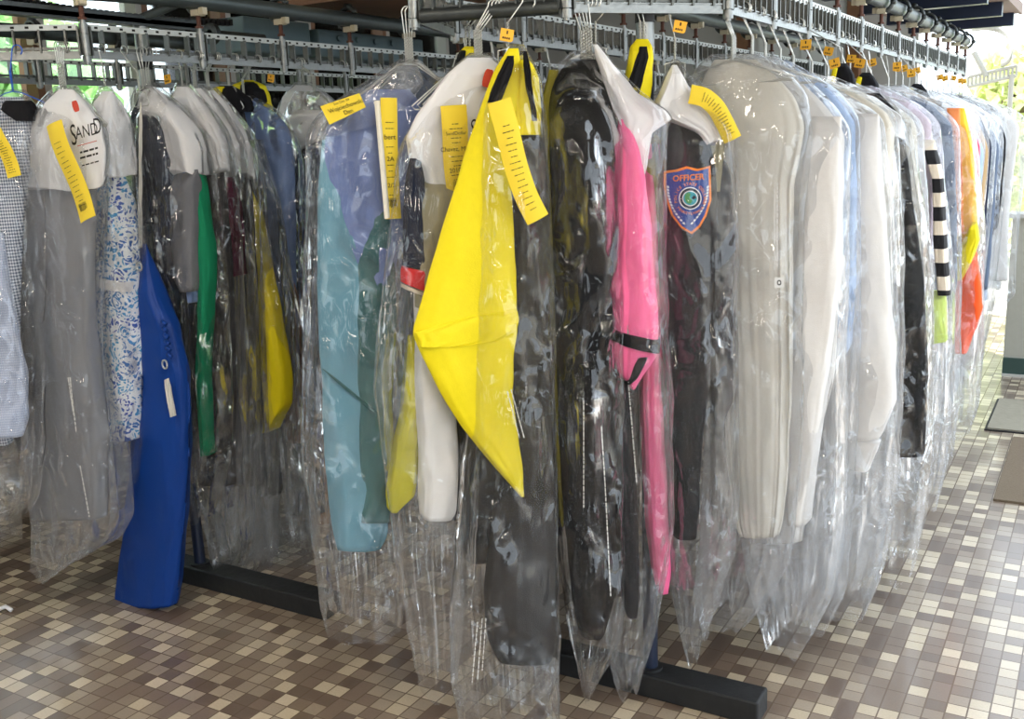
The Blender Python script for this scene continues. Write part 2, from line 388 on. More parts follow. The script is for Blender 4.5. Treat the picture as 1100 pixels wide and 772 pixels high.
# ------------------------------------------------------------------ floor
def floor_nodes(nt, b):
    L = nt.links.new; tc = N(nt, 'TexCoord'); mp = N(nt, 'Mapping'); mp.inputs['Scale'].default_value = (1 / .0423,) * 3
    mp.inputs['Location'].default_value = (.31, .12, 0)
    L(tc.outputs['Object'], mp.inputs['Vector'])
    sx = N(nt, 'SeparateXYZ'); L(mp.outputs[0], sx.inputs[0])
    fx = math_(nt, 'FLOOR', sx.outputs[0]); fy = math_(nt, 'FLOOR', sx.outputs[1]); gx = math_(nt, 'FRACT', sx.outputs[0]); gy = math_(nt, 'FRACT', sx.outputs[1])
    # some tiles are two cells long
    hy = math_(nt, 'FLOOR', math_(nt, 'MULTIPLY', fy, .5))
    cb = N(nt, 'CombineXYZ'); L(fx, cb.inputs[0]); L(hy, cb.inputs[1]); cb.inputs[2].default_value = 7.3
    wn = N(nt, 'TexWhiteNoise', noise_dimensions='3D'); L(cb.outputs[0], wn.inputs['Vector'])
    dbl = math_(nt, 'LESS_THAN', wn.outputs['Value'], .16)
    yy = math_(nt, 'ADD', math_(nt, 'MULTIPLY', dbl, hy), math_(nt, 'MULTIPLY', math_(nt, 'SUBTRACT', 1, dbl), math_(nt, 'ADD', fy, 500)))
    cb2 = N(nt, 'CombineXYZ'); L(fx, cb2.inputs[0]); L(yy, cb2.inputs[1]); L(dbl, cb2.inputs[2])
    w2 = N(nt, 'TexWhiteNoise', noise_dimensions='3D'); L(cb2.outputs[0], w2.inputs['Vector'])
    val = math_(nt, 'MULTIPLY', w2.outputs['Value'], math_(nt, 'SUBTRACT', 1, math_(nt, 'MULTIPLY', dbl, .72)))
    cr = N(nt, 'ValToRGB'); cr.color_ramp.interpolation = 'CONSTANT'; L(val, cr.inputs[0])
    cols = [(0, (106, 90, 78)), (.12, (122, 106, 92)), (.28, (138, 123, 107)), (.44, (149, 135, 118)), (.58, (161, 147, 128)), (.74, (192, 178, 153)), (.90, (202, 188, 164))]
    el = cr.color_ramp.elements
    while len(el) < len(cols): el.new(.5)
    for e, (p, c) in zip(el, cols): e.position = p; e.color = (*srgb(*c), 1)
    nz = N(nt, 'TexNoise'); nz.inputs['Scale'].default_value = 9; nz.inputs['Detail'].default_value = 6; L(mp.outputs[0], nz.inputs['Vector'])
    big = N(nt, 'TexNoise'); big.inputs['Scale'].default_value = .05; L(mp.outputs[0], big.inputs['Vector'])
    k = math_(nt, 'ADD', .72, math_(nt, 'ADD', math_(nt, 'MULTIPLY', nz.outputs['Fac'], .36), math_(nt, 'MULTIPLY', big.outputs['Fac'], .2)))
    mx = N(nt, 'Mix', data_type='RGBA', blend_type='MULTIPLY'); mx.inputs['Factor'].default_value = 1; L(cr.outputs[0], mx.inputs['A'])
    cc = N(nt, 'CombineColor'); L(k, cc.inputs[0]); L(k, cc.inputs[1]); L(k, cc.inputs[2]); L(cc.outputs[0], mx.inputs['B'])
    e = .035
    ex = math_(nt, 'LESS_THAN', math_(nt, 'MINIMUM', gx, math_(nt, 'SUBTRACT', 1, gx)), e + .004)
    odd = math_(nt, 'SUBTRACT', fy, math_(nt, 'MULTIPLY', hy, 2))
    # inner joint of a double tile carries no grout
    lo = math_(nt, 'LESS_THAN', gy, e); hi = math_(nt, 'GREATER_THAN', gy, 1 - e)
    inner = math_(nt, 'ADD', math_(nt, 'MULTIPLY', lo, odd), math_(nt, 'MULTIPLY', hi, math_(nt, 'SUBTRACT', 1, odd)))
    ey = math_(nt, 'MULTIPLY', math_(nt, 'ADD', lo, hi), math_(nt, 'SUBTRACT', 1, math_(nt, 'MULTIPLY', inner, dbl)))
    gr = math_(nt, 'MINIMUM', math_(nt, 'ADD', ex, ey), 1)
    mg = N(nt, 'Mix', data_type='RGBA'); L(gr, mg.inputs['Factor']); L(mx.outputs['Result'], mg.inputs['A']); mg.inputs['B'].default_value = (*srgb(108, 92, 78), 1)
    L(mg.outputs['Result'], b.inputs['Base Color'])
    b.inputs['Coat Weight'].default_value = .55; b.inputs['Coat Roughness'].default_value = .14
    ro = math_(nt, 'ADD', .26, math_(nt, 'ADD', math_(nt, 'MULTIPLY', gr, .4), math_(nt, 'MULTIPLY', nz.outputs['Fac'], .12))); L(ro, b.inputs['Roughness'])
    bp = N(nt, 'Bump'); bp.inputs['Strength'].default_value = .35; bp.inputs['Distance'].default_value = .002
    L(math_(nt, 'SUBTRACT', math_(nt, 'MULTIPLY', nz.outputs['Fac'], .25), gr), bp.inputs['Height']); L(bp.outputs[0], b.inputs['Normal'])
FLOORM = pmat('mosaic_tile', (.3, .27, .22), .35, build=floor_nodes)
fl = MB().box((-4.1, -2.6, -.05), (2.4, 7.2, 0)).build('floor', FLOORM); fl['kind'] = 'structure'

# ------------------------------------------------------------------ room shell
WALLM = pmat('grey_plaster', srgb(176, 174, 168), .9, 0, .05, 20, var=.03)
DARKM = pmat('dark_ceiling_paint', srgb(52, 52, 52), .9, var=.1)
CEILM = pmat('ceiling_board', srgb(120, 116, 110), .9, var=.05)
WOOD = pmat('brown_wood', srgb(120, 84, 58), .6, 0, .2, 14, var=.2)
LWALL = pmat('low_wall_paint', srgb(160, 158, 146), .85, var=.05)
GREENB = pmat('dark_green_base', srgb(44, 66, 60), .6)
def struct(mb, name, mat): o = mb.build(name, mat); o['kind'] = 'structure'; return o
XL, CZ, AB = -4.0, 2.2, 6.6
cl = MB(); cl.box((XL - .1, -2.6, CZ), (-.48, AB + .1, CZ + .1)); cl.box((-.48, -2.6, CZ), (2.4, 2.6, CZ + .1)); struct(cl, 'ceiling', CEILM)
# left wall with a band of windows
wl = MB(); wl.box((XL - .1, -2.6, 0), (XL, AB, .85)); wl.box((XL - .1, -2.6, 2.08), (XL, AB, CZ)); wl.box((XL - .1, -2.6, .85), (XL, -1.6, 2.08))
wl.box((XL - .1, 6.0, .85), (XL, AB, 2.08))
struct(wl, 'wall_left', DARKM)
GLASS = bpy.data.materials.new('window_glass'); GLASS.use_nodes = True
nt = GLASS.node_tree; nt.nodes.clear(); o_ = N(nt, 'OutputMaterial'); tr = N(nt, 'BsdfTransparent'); tr.inputs[0].default_value = (.96, .98, .97, 1); gl = N(nt, 'BsdfGlossy'); gl.inputs['Roughness'].default_value = .02
fr = N(nt, 'Fresnel'); fr.inputs[0].default_value = 1.5; ms = N(nt, 'MixShader'); nt.links.new(fr.outputs[0], ms.inputs[0]); nt.links.new(tr.outputs[0], ms.inputs[1]); nt.links.new(gl.outputs[0], ms.inputs[2]); nt.links.new(ms.outputs[0], o_.inputs[0])
ed = [-1.6, -.3, 1.0, 2.2, 2.86, 3.42, 3.95, 4.6, 5.3, 6.0]
for i, (y0, y1) in enumerate(zip(ed[:-1], ed[1:])):
    f = MB(); w = .035
    f.box((XL - .08, y0, .85), (XL + .03, y0 + w, 2.08)); f.box((XL - .08, y1 - w, .85), (XL + .03, y1, 2.08)); f.box((XL - .08, y0 + w, .85), (XL + .03, y1 - w, .89)); f.box((XL - .08, y0 + w, 2.045), (XL + .03, y1 - w, 2.08))
    fo = f.build(f'window_{i + 1}', WOOD if i % 2 else WALLM); fo['kind'] = 'structure'
    MB().box((XL - .045, y0 + w, .89), (XL - .04, y1 - w, 2.045)).build('pane', GLASS, fo)
wb = MB().box((XL - .1, AB, 0), (-1.05, AB + .1, CZ)); struct(wb, 'wall_back', WALLM)
# panelled white door seen through the rails
DOORW = pmat('white_door_paint', srgb(206, 208, 206), .6)
dm = MB(); dm.box((-2.05, AB - .05, 0), (-1.45, AB - .001, 2.0)); do = dm.build('door_1', DOORW); do['kind'] = 'structure'
pn = MB()
for z0, z1 in ((.15, .9), (1.0, 1.9)):
    for x0, x1 in ((-1.99, -1.78), (-1.72, -1.51)):
        pn.box((x0, AB - .062, z0), (x1, AB - .05, z1))
pn.build('panel', DOORW, do)
tf = MB(); tf.box((-2.13, AB - .07, 0), (-2.05, AB - .001, 2.08)); tf.box((-1.45, AB - .07, 0), (-1.37, AB - .001, 2.08)); tf.box((-2.05, AB - .07, 2.0), (-1.45, AB - .001, 2.08)); struct(tf, 'trim_1', WOOD)
# low wall under the open window on the right
lw_ = MB().box((-.40, 5.46, .06), (2.4, 5.58, .78)); struct(lw_, 'wall_right', LWALL)
struct(MB().box((-.40, 5.44, 0), (2.4, 5.46, .09)), 'baseboard_right', GREENB)
struct(MB().box((-.42, 5.43, .78), (2.4, 5.60, .80)), 'trim_2', WALLM)
struct(MB().box((-.40, 5.425, 0), (2.4, 5.44, .012)), 'trim_3', WALLM)
# unseen shop front behind the camera: piers and header, openings narrowed for film reflections
wf = MB(); wf.box((XL, -2.7, 1.95), (2.4, -2.6, CZ)); wf.box((XL, -2.7, 0), (2.4, -2.6, .7))
for x0, x1 in ((-4, -2.9), (-2.5, -1.4), (-1.0, .2), (.55, 1.5), (1.85, 2.4)): wf.box((x0, -2.7, .7), (x1, -2.6, 1.95))
struct(wf, 'wall_front', DARKM)

# ------------------------------------------------------------------ conveyor
CV = empty('garment_conveyor', (-.82, 1.963, 0), 'steel garment conveyor of ladder links hung from an overhead pipe track', 'conveyor')
LINKP = .309
right = [(-.69, 2.06 + LINKP * k) for k in range(13)]
leg2 = [(-1.30, 1.99 + LINKP * k) for k in range(12)]
leg3 = [(-2.14, 2.03 + .316 * k) for k in range(12)]
leg4 = [(-3.02, 1.85 + LINKP * k) for k in range(12)]
chain1 = leg2[::-1] + [(-1.199, 1.694), (-.912, 1.785)] + right
chain2 = leg3[::-1] + [(-2.172, 1.690), (-2.40, 1.47), (-2.70, 1.43), (-2.95, 1.58)] + leg4
def ladder(p, q, style, parent):
    p = np.array([*p, 0.0]); q = np.array([*q, 0.0]); d = q - p; L = np.linalg.norm(d); u = d / L; w = np.array([-u[1], u[0], 0])
    lm = MB(); g = .014; c = (p + q) / 2; hl = L / 2 - g
    lm.obox(c + Z * 1.500, u, w, hl, .0015, .0035)
    n = 5 if style != 'dense' else 7
    for k in range(n):
        x = -hl + (k + .5) * 2 * hl / n
        lm.obox(c + u * x + Z * 1.517, u, w, .0022, .009, .027)
        lm.obox(c + u * (x + hl / n * .62) + Z * 1.4995, u, w, .003, .004, .005)
    lm.obox(c - u * hl + Z * 1.517, u, w, .002, .008, .034); lm.obox(c + u * hl + Z * 1.517, u, w, .002, .008, .034)
    lk = lm.build('chain_link', DSTEEL if style == 'tube' else LINKM, parent)
    if style == 'tube':
        t = MB().cyl(p + u * g + Z * 1.487, q - u * g + Z * 1.487, .0135, 18); t.cyl(p + u * g + Z * 1.548, q - u * g + Z * 1.548, .006, 12); shade_auto(t.build('hook_rail', DSTEEL, lk))
    else:
        t = MB(); t.obox(c + Z * 1.484, u, w, hl, .004, .0085); t.obox(c + Z * 1.4935, u, w, hl, .0065, .0012); t.build('hook_rail', STEEL, lk)
    s = MB(); s.obox(c + Z * 1.549, u, w, hl, .003, .0068); so = s.build('number_strip', STRIP, lk)
    hm = MB()
    for k in range(9):
        x = -hl + (k + .5) * 2 * hl / 9
        for sg in (-1, 1):
            hm.obox(c + u * x + w * (.0034 * sg) + Z * 1.549, u, w, .0042, .0004, .0026)
    hm.build('punched_slot', INK, lk)
def carrier(p, u, parent):
    p = np.array([*p, 0.0]); u = np.array([*u, 0.0]); u /= np.linalg.norm(u); w = np.array([-u[1], u[0], 0])
    h = MB(); r = .0105
    for z0, z1, rr in ((1.466, 1.482, r), (1.484, 1.532, r * 1.02), (1.534, 1.558, r)): h.cyl(p + Z * z0, p + Z * z1, rr, 18)
    h.cyl(p + Z * 1.462, p + Z * 1.57, r * .6, 12)
    ho = shade_auto(h.build('hinge_post', STEEL, parent))
    b = MB(); b.cyl(p + Z * 1.558, p + Z * 1.60, .0062, 12); b.cyl(p + Z * 1.566, p + Z * 1.572, .011, 6); b.build('bolt', RUST, ho)
    nb = MB(); nb.obox(p + Z * 1.606, u, w, .013, .014, .008); nb.obox(p + w * .02 + Z * 1.609, u, w, .008, .008, .009); nb.build('carrier_block', BEIGE, ho)
    s = MB(); cz = 1.637
    for off in (-.006, .006):
        s.tube([p + u * off - w * (.034 * math.sin(t)) + Z * (cz - .034 * math.cos(t)) for t in np.linspace(-.2, 4.1, 22)], .0055, 8)
    s.cyl(p - u * .012 - w * .036 + Z * (cz - .004), p + u * .012 - w * .036 + Z * (cz - .004), .009, 12)
    s.cyl(p - u * .010 + Z * (cz + .038), p + u * .010 + Z * (cz + .038), .0105, 12)
    s.build('track_hook', DSTEEL, ho, True)
for ci, ch in enumerate((chain1, chain2)):
    for i in range(len(ch) - 1):
        p, q = ch[i], ch[i + 1]
        st = 'plain'
        if ci == 0 and i == 12: st = 'tube'
        elif ci == 0 and i == 13 or (ci == 0 and i >= 14): st = 'dense'
        ladder(p, q, st, CV)
    for i in range(len(ch)):
        a = ch[max(0, i - 1)]; b = ch[min(len(ch) - 1, i + 1)]
        carrier(ch[i], (b[0] - a[0], b[1] - a[1]), CV)
    P = np.array([[x, y, 1.637] for x, y in ch]); s = np.arange(len(P)); q = np.linspace(0, len(P) - 1, len(P) * 6)
    X = np.stack([np.interp(q, s, P[:, k]) for k in range(3)], 1)
    for _ in range(8): X[1:-1] = (X[:-2] + 2 * X[1:-1] + X[2:]) / 4
    MB().tube(X, .0225, 20).build('track_pipe', PIPE, CV, True)
# posts and feet, one pair under each run
def foot(x0, x1, y, px):
    f = MB(); f.box((x0, y - .037, .0), (x1, y + .037, .056)); fo = f.build('foot', FOOTM, CV)
    bv = fo.modifiers.new('bevel', 'BEVEL'); bv.width = .005; bv.segments = 2
    p = MB(); p.cyl((px, y, .056), (px, y, 1.40), .0165, 22); po = shade_auto(p.build('support_post', NAVYP, CV))
    g = MB(); g.cyl((px, y, 1.40), (px, y, 1.60), .0185, 22); shade_auto(g.build('post_sleeve', STEEL, po))
    k = MB(); k.cyl((px, y, 1.462), (px, y, 1.50), .0195, 22); shade_auto(k.build('post_band', BLACKR, po))
    r_ = MB(); r_.cyl((px, y, .056), (px, y, .062), .027, 22); shade_auto(r_.build('post_flange', FOOTM, po))
    return po
pa = foot(-1.16, -.565, 1.955, -.825)
pb = foot(-2.37, -1.735, 1.92, -2.24)
for (px, y, xs) in ((-.825, 1.955, (-.69, -1.30)), (-2.24, 1.92, (-2.14,))):
    a = MB()
    for x in xs: a.cyl((px, y, 1.59), (x, y + .06, 1.632), .012, 14)
    a.build('track_bracket', PIPE, CV)
# motor housing and drive chain behind the inner run
mbx = MB(); mbx.box((-2.50, 2.36, 1.535), (-2.30, 2.66, 1.64)); mo = mbx.build('motor_box', BOXM, CV)
bv = mo.modifiers.new('bevel', 'BEVEL'); bv.width = .006; bv.segments = 2
gb = MB(); gb.box((-2.46, 2.70, 1.535), (-2.30, 3.30, 1.625)); go = gb.build('drive_housing', BOXM, CV); bv = go.modifiers.new('bevel', 'BEVEL'); bv.width = .006; bv.segments = 2
rv = MB()
for y in (2.80, 2.90, 3.0, 3.1, 3.2): rv.cyl((-2.30, y, 1.60), (-2.292, y, 1.60), .010, 14)
rv.build('rivet', BOXM, go)
ax = MB(); ax.cyl((-2.28, 2.2, 1.575), (-2.28, 2.42, 1.575), .012, 14); ax.cyl((-2.28, 2.2, 1.575), (-2.28, 2.215, 1.575), .03, 24); shade_auto(ax.build('drive_shaft', DSTEEL, CV))
dc = MB(); 
pts = [np.array([-2.32 + .0 * t, 1.60 + .72 * t, 1.618 - .012 * math.sin(t * 3.1)]) for t in np.linspace(0, 1, 40)]
dc.tube(pts, .006, 8)
for i in range(0, 40): dc.obox(pts[i], (0, 1, 0), (1, 0, 0), .0045, .012, .009)
dc.build('drive_chain', BLACKR, CV)
gd = MB(); gd.box((-2.30, 1.30, 1.578), (-2.22, 2.10, 1.590)); gd.box((-2.225, 1.30, 1.572), (-2.22, 2.10, 1.60)); gd.build('chain_guard', DSTEEL, CV)

# things stored on top of the track
pk = MB().box((-2.36, 2.58, 1.684), (-1.78, 3.30, 1.704)).build('wooden_board', WOOD); tag(pk, 'brown wooden board lying across the overhead pipe', 'board')
CARD = pmat('tan_cardboard', srgb(176, 160, 122), .85, var=.06)
cbx = MB(); cbx.box((-2.34, 2.60, 1.7045), (-1.86, 3.1, 1.90)); co = cbx.build('cardboard_box', CARD); tag(co, 'tan cardboard box resting on the wooden board above the rail', 'box')
# eaves running over the right run
EAVE = pmat('weathered_fascia', srgb(120, 104, 96), .8, var=.1)
ev = MB(); ev.box((-1.10, 2.2, 1.80), (-.50, 6.35, 1.825)); ev.box((-.50, 2.2, 1.795), (-.485, 6.35, 1.85)); eo = struct(ev, 'trim_4', EAVE)
for y in (3.6, 4.3, 5.0, 5.65, 6.28):
    MB().box((-1.05, y - .03, 1.735), (-.52, y + .03, 1.80)).build('beam', NAVYP, eo)
# mats and litter
MATG = pmat('grey_rubber_mat', srgb(140, 134, 118), .8, 0, .3, 40, var=.12); MATB = pmat('brown_fibre_mat', srgb(112, 98, 80), .95, 0, .5, 150, var=.15)
mt_ = MB().box((-.365, 4.42, 0), (.25, 4.93, .012)); o = mt_.build('floor_mat', MATG); tag(o, 'pale worn floor mat with dark rubber edge near the low wall', 'mat')
MB().box((-.375, 4.41, 0), (.26, 4.94, .006)).build('rubber_edge', BLACKR, o)
mt_ = MB().box((-.262, 3.56, 0), (.25, 4.34, .008)); o = mt_.build('floor_mat', MATB); tag(o, 'brown fibre floor mat at the right edge of the tiles', 'mat')
sc_ = MB().tube([(-2.62, 1.50, .006), (-2.60, 1.53, .014), (-2.575, 1.53, .008)], .006, 6); o = sc_.build('paper_scrap', PAPER, None, True); tag(o, 'small white paper scrap on the tiles at the far left', 'litter')

# ------------------------------------------------------------------ outdoors
def leaf_mat(nm, c):
    mt = pmat(nm, srgb(*c), .6, var=.25, bscale=3, trans=.45); return mt
LEAF = [leaf_mat('leaf_light', (196, 226, 140)), leaf_mat('leaf_mid', (168, 210, 140)), leaf_mat('leaf_yellow', (226, 232, 178))]
BARK = pmat('bark', srgb(120, 104, 92), .9, 0, .4, 20, var=.2)
def tree(x, y, z0, z1, rad, li, nleaf, label, seed, lz=.11):
    r = np.random.default_rng(seed)
    e = empty('leafy_tree', (x, y, 0), label, 'tree', 'trees outside the windows')
    t = MB(); t.cyl((x, y, 0), (x + .1, y, z1 * .8), .13, 12, .05)
    for k in range(6):
        a = r.uniform(0, 6.28); zz = z0 + (z1 - z0) * r.uniform(.1, .6); t.cyl((x + .05, y, zz), (x + rad * .6 * math.cos(a), y + rad * .6 * math.sin(a), zz + .5), .045, 8, .015)
    t.build('trunk', BARK, e, True)
    cc = r.normal(size=(26, 3)); cc /= np.linalg.norm(cc, axis=1)[:, None]; cc *= r.uniform(.3, 1, (26, 1)) * np.array([rad, rad, (z1 - z0) / 2]); cc += np.array([x, y, (z0 + z1) / 2])
    P = cc[r.integers(0, 26, nleaf)] + r.normal(size=(nleaf, 3)) * rad * .22
    D = r.normal(size=(nleaf, 3)); D /= np.linalg.norm(D, axis=1)[:, None]; E = np.cross(D, r.normal(size=(nleaf, 3))); E /= np.linalg.norm(E, axis=1)[:, None]
    s = lz * r.uniform(.6, 1.2, (nleaf, 1)); 
    V = np.stack([P - D * s, P + E * s * .45, P + D * s, P - E * s * .45], 1).reshape(-1, 3)
    link('foliage', V, (np.arange(nleaf * 4).reshape(-1, 4)).tolist(), LEAF[li], e, False)
tree(-6.4, 2.0, .3, 2.9, .95, 0, 5200, 'light green tree beyond the left windows, nearest the left edge', 1)
tree(-7.6, 5.0, .4, 2.5, 1.05, 1, 5200, 'mid green tree beyond the left windows behind the brown mullion', 2)
tree(-6.4, 8.4, .2, 2.3, .8, 2, 3000, 'low yellowish tree beyond the left windows near the drive housing', 3)
tree(-.95, 10.6, .2, 2.15, .62, 2, 3600, 'sunlit yellow green tree outside beyond the end of the right rail', 4, .09)
tree(.55, 13.2, .3, 3.3, .85, 1, 3400, 'taller bluish green tree at the right edge outside', 5, .12)
GRND = pmat('pale_concrete_ground', srgb(196, 192, 182), .9, var=.06)
g1 = MB().box((-30, 7.2, -.08), (30, 40, -.06)); g1.box((-30, -30, -.08), (-4.1, 7.2, -.06)); g1.box((2.4, -30, -.08), (30, 7.2, -.06)); g1.box((-4.1, -30, -.08), (2.4, -2.7, -.06)); struct(g1, 'ground', GRND)
# pale conveyor loop standing outdoors beyond the right run
WHITEP = pmat('pale_painted_rail', srgb(150, 148, 140), .5)
OC = empty('rail_loop', (-.30, 8.3, 0), 'pale curved rail loop standing outside beyond the right run', 'rail')
def bow(): 
    out = []
    for t in np.linspace(0, 1, 40):
        a = -1.2 + t * 3.6
        out.append(a)
    return out
px_path = [(1044, 30), (1058, 28), (1072, 30), (1084, 38), (1089, 48), (1088, 58), (1083, 66), (1075, 68)]
PP = np.array([at(x, y, 1, 8.3 + .25 * math.sin(i * .9)) for i, (x, y) in enumerate(px_path)])
s = np.linspace(0, 1, len(PP)); q = np.linspace(0, 1, 40); X = np.stack([np.interp(q, s, PP[:, k]) for k in range(3)], 1)
for _ in range(10): X[1:-1] = (X[:-2] + 2 * X[1:-1] + X[2:]) / 4
V = []; 
for p in X: V += [p + np.array([0, -.0, .025]), p - np.array([0, 0, .025]), p + np.array([0, .03, -.025]), p + np.array([0, .03, .025])]
Fq = []
for i in range(len(X) - 1):
    for k in range(4): Fq.append((i * 4 + k, i * 4 + (k + 1) % 4, i * 4 + 4 + (k + 1) % 4, i * 4 + 4 + k))
link('curved_rail', V, Fq, WHITEP, OC)
a0, a1 = at(1040, 88, 1, 8.3), at(1092, 76, 1, 8.3)
lb = MB(); dvec = (a1 - a0); LL = np.linalg.norm(dvec)
for zz in (-.035, .035): lb.cyl(a0 + Z * zz, a1 + Z * zz, .012, 8)
for k in range(13): p = a0 + dvec * (k / 12); lb.cyl(p - Z * .035, p + Z * .035, .009, 6)
lb.build('ladder_rail', WHITEP, OC)
st = MB(); p0 = at(1046, 56, 1, 8.3); p1 = at(1060, 82, 1, 8.3); st.cyl(p0, p1, .02, 8); p = at(1087, 80, 1, 8.3); st.cyl((p[0], p[1], 0), p, .018, 10); st.build('upright', WHITEP, OC)
MB().box((-.5, 8.95, .93), (3, 9.0, .97)).build('fence_rail', WHITEP)
bpy.data.objects['fence_rail']['label'] = 'thin white fence rail outside at the right edge'; bpy.data.objects['fence_rail']['category'] = 'fence'
fp = MB()
for x in (-.45, .6, 1.7, 2.9): fp.box((x, 8.96, -.06), (x + .04, 8.99, .93))
fp.build('post', WHITEP, bpy.data.objects['fence_rail'])

# ------------------------------------------------------------------ light
w = bpy.data.worlds.new('sky'); SC.world = w; w.use_nodes = True
bg = w.node_tree.nodes['Background']; bg.inputs[0].default_value = (.80, .90, 1, 1); bg.inputs[1].default_value = 3.6
sun = bpy.data.lights.new('sun', 'SUN'); sun.energy = 10; sun.angle = .02; sun.color = (1, .95, .86)
so = bpy.data.objects.new('sun', sun); COL.objects.link(so); so.rotation_euler = Vector((.35, -.45, -.82)).to_track_quat('-Z', 'Y').to_euler()
def lamp(x, y, L, e, col, label):  # tube lamps added out of view for bright streaks on the film
    e_ = empty('added_ceiling_light', (x, y, CZ), label, 'lamp', 'added ceiling lamps')
    h = MB(); h.box((x - .07, y - L / 2, CZ - .05), (x + .07, y + L / 2, CZ - .001)); h.build('housing', WALLM, e_)
    tm = pmat('added_lamp_tube', (1, 1, 1), .5)
    bs = tm.node_tree.nodes['Principled BSDF']; bs.inputs['Emission Color'].default_value = (*col, 1); bs.inputs['Emission Strength'].default_value = 45
    t = MB(); t.cyl((x - .03, y - L / 2 + .02, CZ - .065), (x - .03, y + L / 2 - .02, CZ - .065), .012, 12); t.cyl((x + .03, y - L / 2 + .02, CZ - .065), (x + .03, y + L / 2 - .02, CZ - .065), .012, 12); t.build('tube', tm, e_)
    l = bpy.data.lights.new('added_ceiling_lamp', 'AREA'); l.shape = 'RECTANGLE'; l.size = .14; l.size_y = L; l.energy = e; l.color = col
    lo = bpy.data.objects.new('added_ceiling_lamp', l); COL.objects.link(lo); lo.location = (x, y, CZ - .085)
lamp(-.15, .1, 1.2, 8, (1, .96, .90), 'added ceiling tube lamp over the front corner')
lamp(-1.5, .1, 1.2, 5, (.97, .98, 1), 'added ceiling tube lamp between the front corner and the left run')
lamp(-2.9, .1, 1.2, 5, (.88, .94, 1), 'added ceiling tube lamp over the left run')
lamp(-.8, -1.5, 1.2, 6, (1, .95, .88), 'added ceiling tube lamp behind the viewer by the shop front')
lamp(1.0, -.2, 1.2, 17, (1, .86, .68), 'added ceiling tube lamp on the right side of the room')  # added warm so the right floor turns tan
SC.view_settings.view_transform = 'Standard'; SC.view_settings.look = 'None'; SC.view_settings.gamma = 1; SC.view_settings.use_curve_mapping = False
SC.view_settings.exposure = 0.0
SC.cycles.transparent_max_bounces = 64; SC.cycles.max_bounces = 8; SC.cycles.use_denoising = True
SC.cycles.sample_clamp_indirect = 6

# ------------------------------------------------------------------ garments
C = {}
def fab(key, rgb, **k): C[key] = cloth(key, rgb, **k); return C[key]
fab('black_cloth', (18, 18, 22)); fab('navy_cloth', (26, 34, 56)); fab('deep_navy_cloth', (20, 26, 46)); fab('hi_vis_yellow_cloth', (232, 214, 24), rough=.6)
fab('olive_lining_cloth', (150, 140, 50)); fab('pink_cloth', (243, 112, 160)); fab('maroon_cloth', (96, 24, 58)); fab('white_cloth', (236, 234, 232), trans=.12); fab('grey_white_cloth', (222, 219, 210), trans=.15)
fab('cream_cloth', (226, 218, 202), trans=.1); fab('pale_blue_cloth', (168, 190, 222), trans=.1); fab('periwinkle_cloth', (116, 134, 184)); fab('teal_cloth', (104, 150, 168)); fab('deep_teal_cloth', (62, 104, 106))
fab('light_blue_cloth', (132, 156, 204)); fab('royal_blue_cloth', (16, 60, 138), rough=.45); fab('khaki_cloth', (150, 144, 120)); fab('grey_cloth', (132, 134, 140)); fab('mid_grey_cloth', (112, 114, 120)); fab('dark_grey_cloth', (58, 58, 62)); fab('slate_cloth', (92, 104, 124))
fab('green_cloth', (22, 130, 92)); fab('brown_cloth', (150, 112, 84)); fab('red_cloth', (206, 40, 44)); fab('lime_cloth', (206, 226, 112)); fab('peach_cloth', (234, 140, 84)); fab('orange_cloth', (244, 92, 40)); fab('amber_cloth', (242, 186, 60)); fab('rose_cloth', (196, 44, 78)); fab('olive_yellow_cloth', (190, 184, 50)); fab('tan_cloth', (176, 148, 110)); fab('lilac_cloth', (214, 200, 212), trans=.1)

def check_nodes(c1, c2, sc, stripes=False):
    def f(nt, b):
        L = nt.links.new; tc = N(nt, 'TexCoord'); sx = N(nt, 'SeparateXYZ'); L(tc.outputs['Object'], sx.inputs[0])
        def band(o): return math_(nt, 'LESS_THAN', math_(nt, 'FRACT', math_(nt, 'MULTIPLY', o, sc)), .5)
        s = math_(nt, 'ADD', sx.outputs[0], sx.outputs[1]); v = band(s)
        if not stripes: v = math_(nt, 'MULTIPLY', math_(nt, 'ADD', v, band(sx.outputs[2])), .5)
        m_ = N(nt, 'Mix', data_type='RGBA'); L(v, m_.inputs['Factor']); m_.inputs['A'].default_value = (*srgb(*c1), 1); m_.inputs['B'].default_value = (*srgb(*c2), 1); L(m_.outputs['Result'], b.inputs['Base Color'])
    return f
GING = pmat('gingham_cloth', (.5, .5, .5), .85, build=check_nodes((216, 222, 232), (62, 76, 104), 125))
FINE = pmat('fine_blue_check_cloth', (.5, .5, .5), .85, build=check_nodes((206, 214, 230), (164, 178, 208), 160))
def hstripe(nt, b):
    L = nt.links.new; tc = N(nt, 'TexCoord'); sx = N(nt, 'SeparateXYZ'); L(tc.outputs['Object'], sx.inputs[0])
    v = math_(nt, 'LESS_THAN', math_(nt, 'FRACT', math_(nt, 'MULTIPLY', sx.outputs[2], 13.2)), .5)
    m_ = N(nt, 'Mix', data_type='RGBA'); L(v, m_.inputs['Factor']); m_.inputs['A'].default_value = (*srgb(236, 222, 202), 1); m_.inputs['B'].default_value = (*srgb(26, 26, 30), 1); L(m_.outputs['Result'], b.inputs['Base Color'])
STRIPE = pmat('black_and_cream_striped_cloth', (.5, .5, .5), .85, build=hstripe)
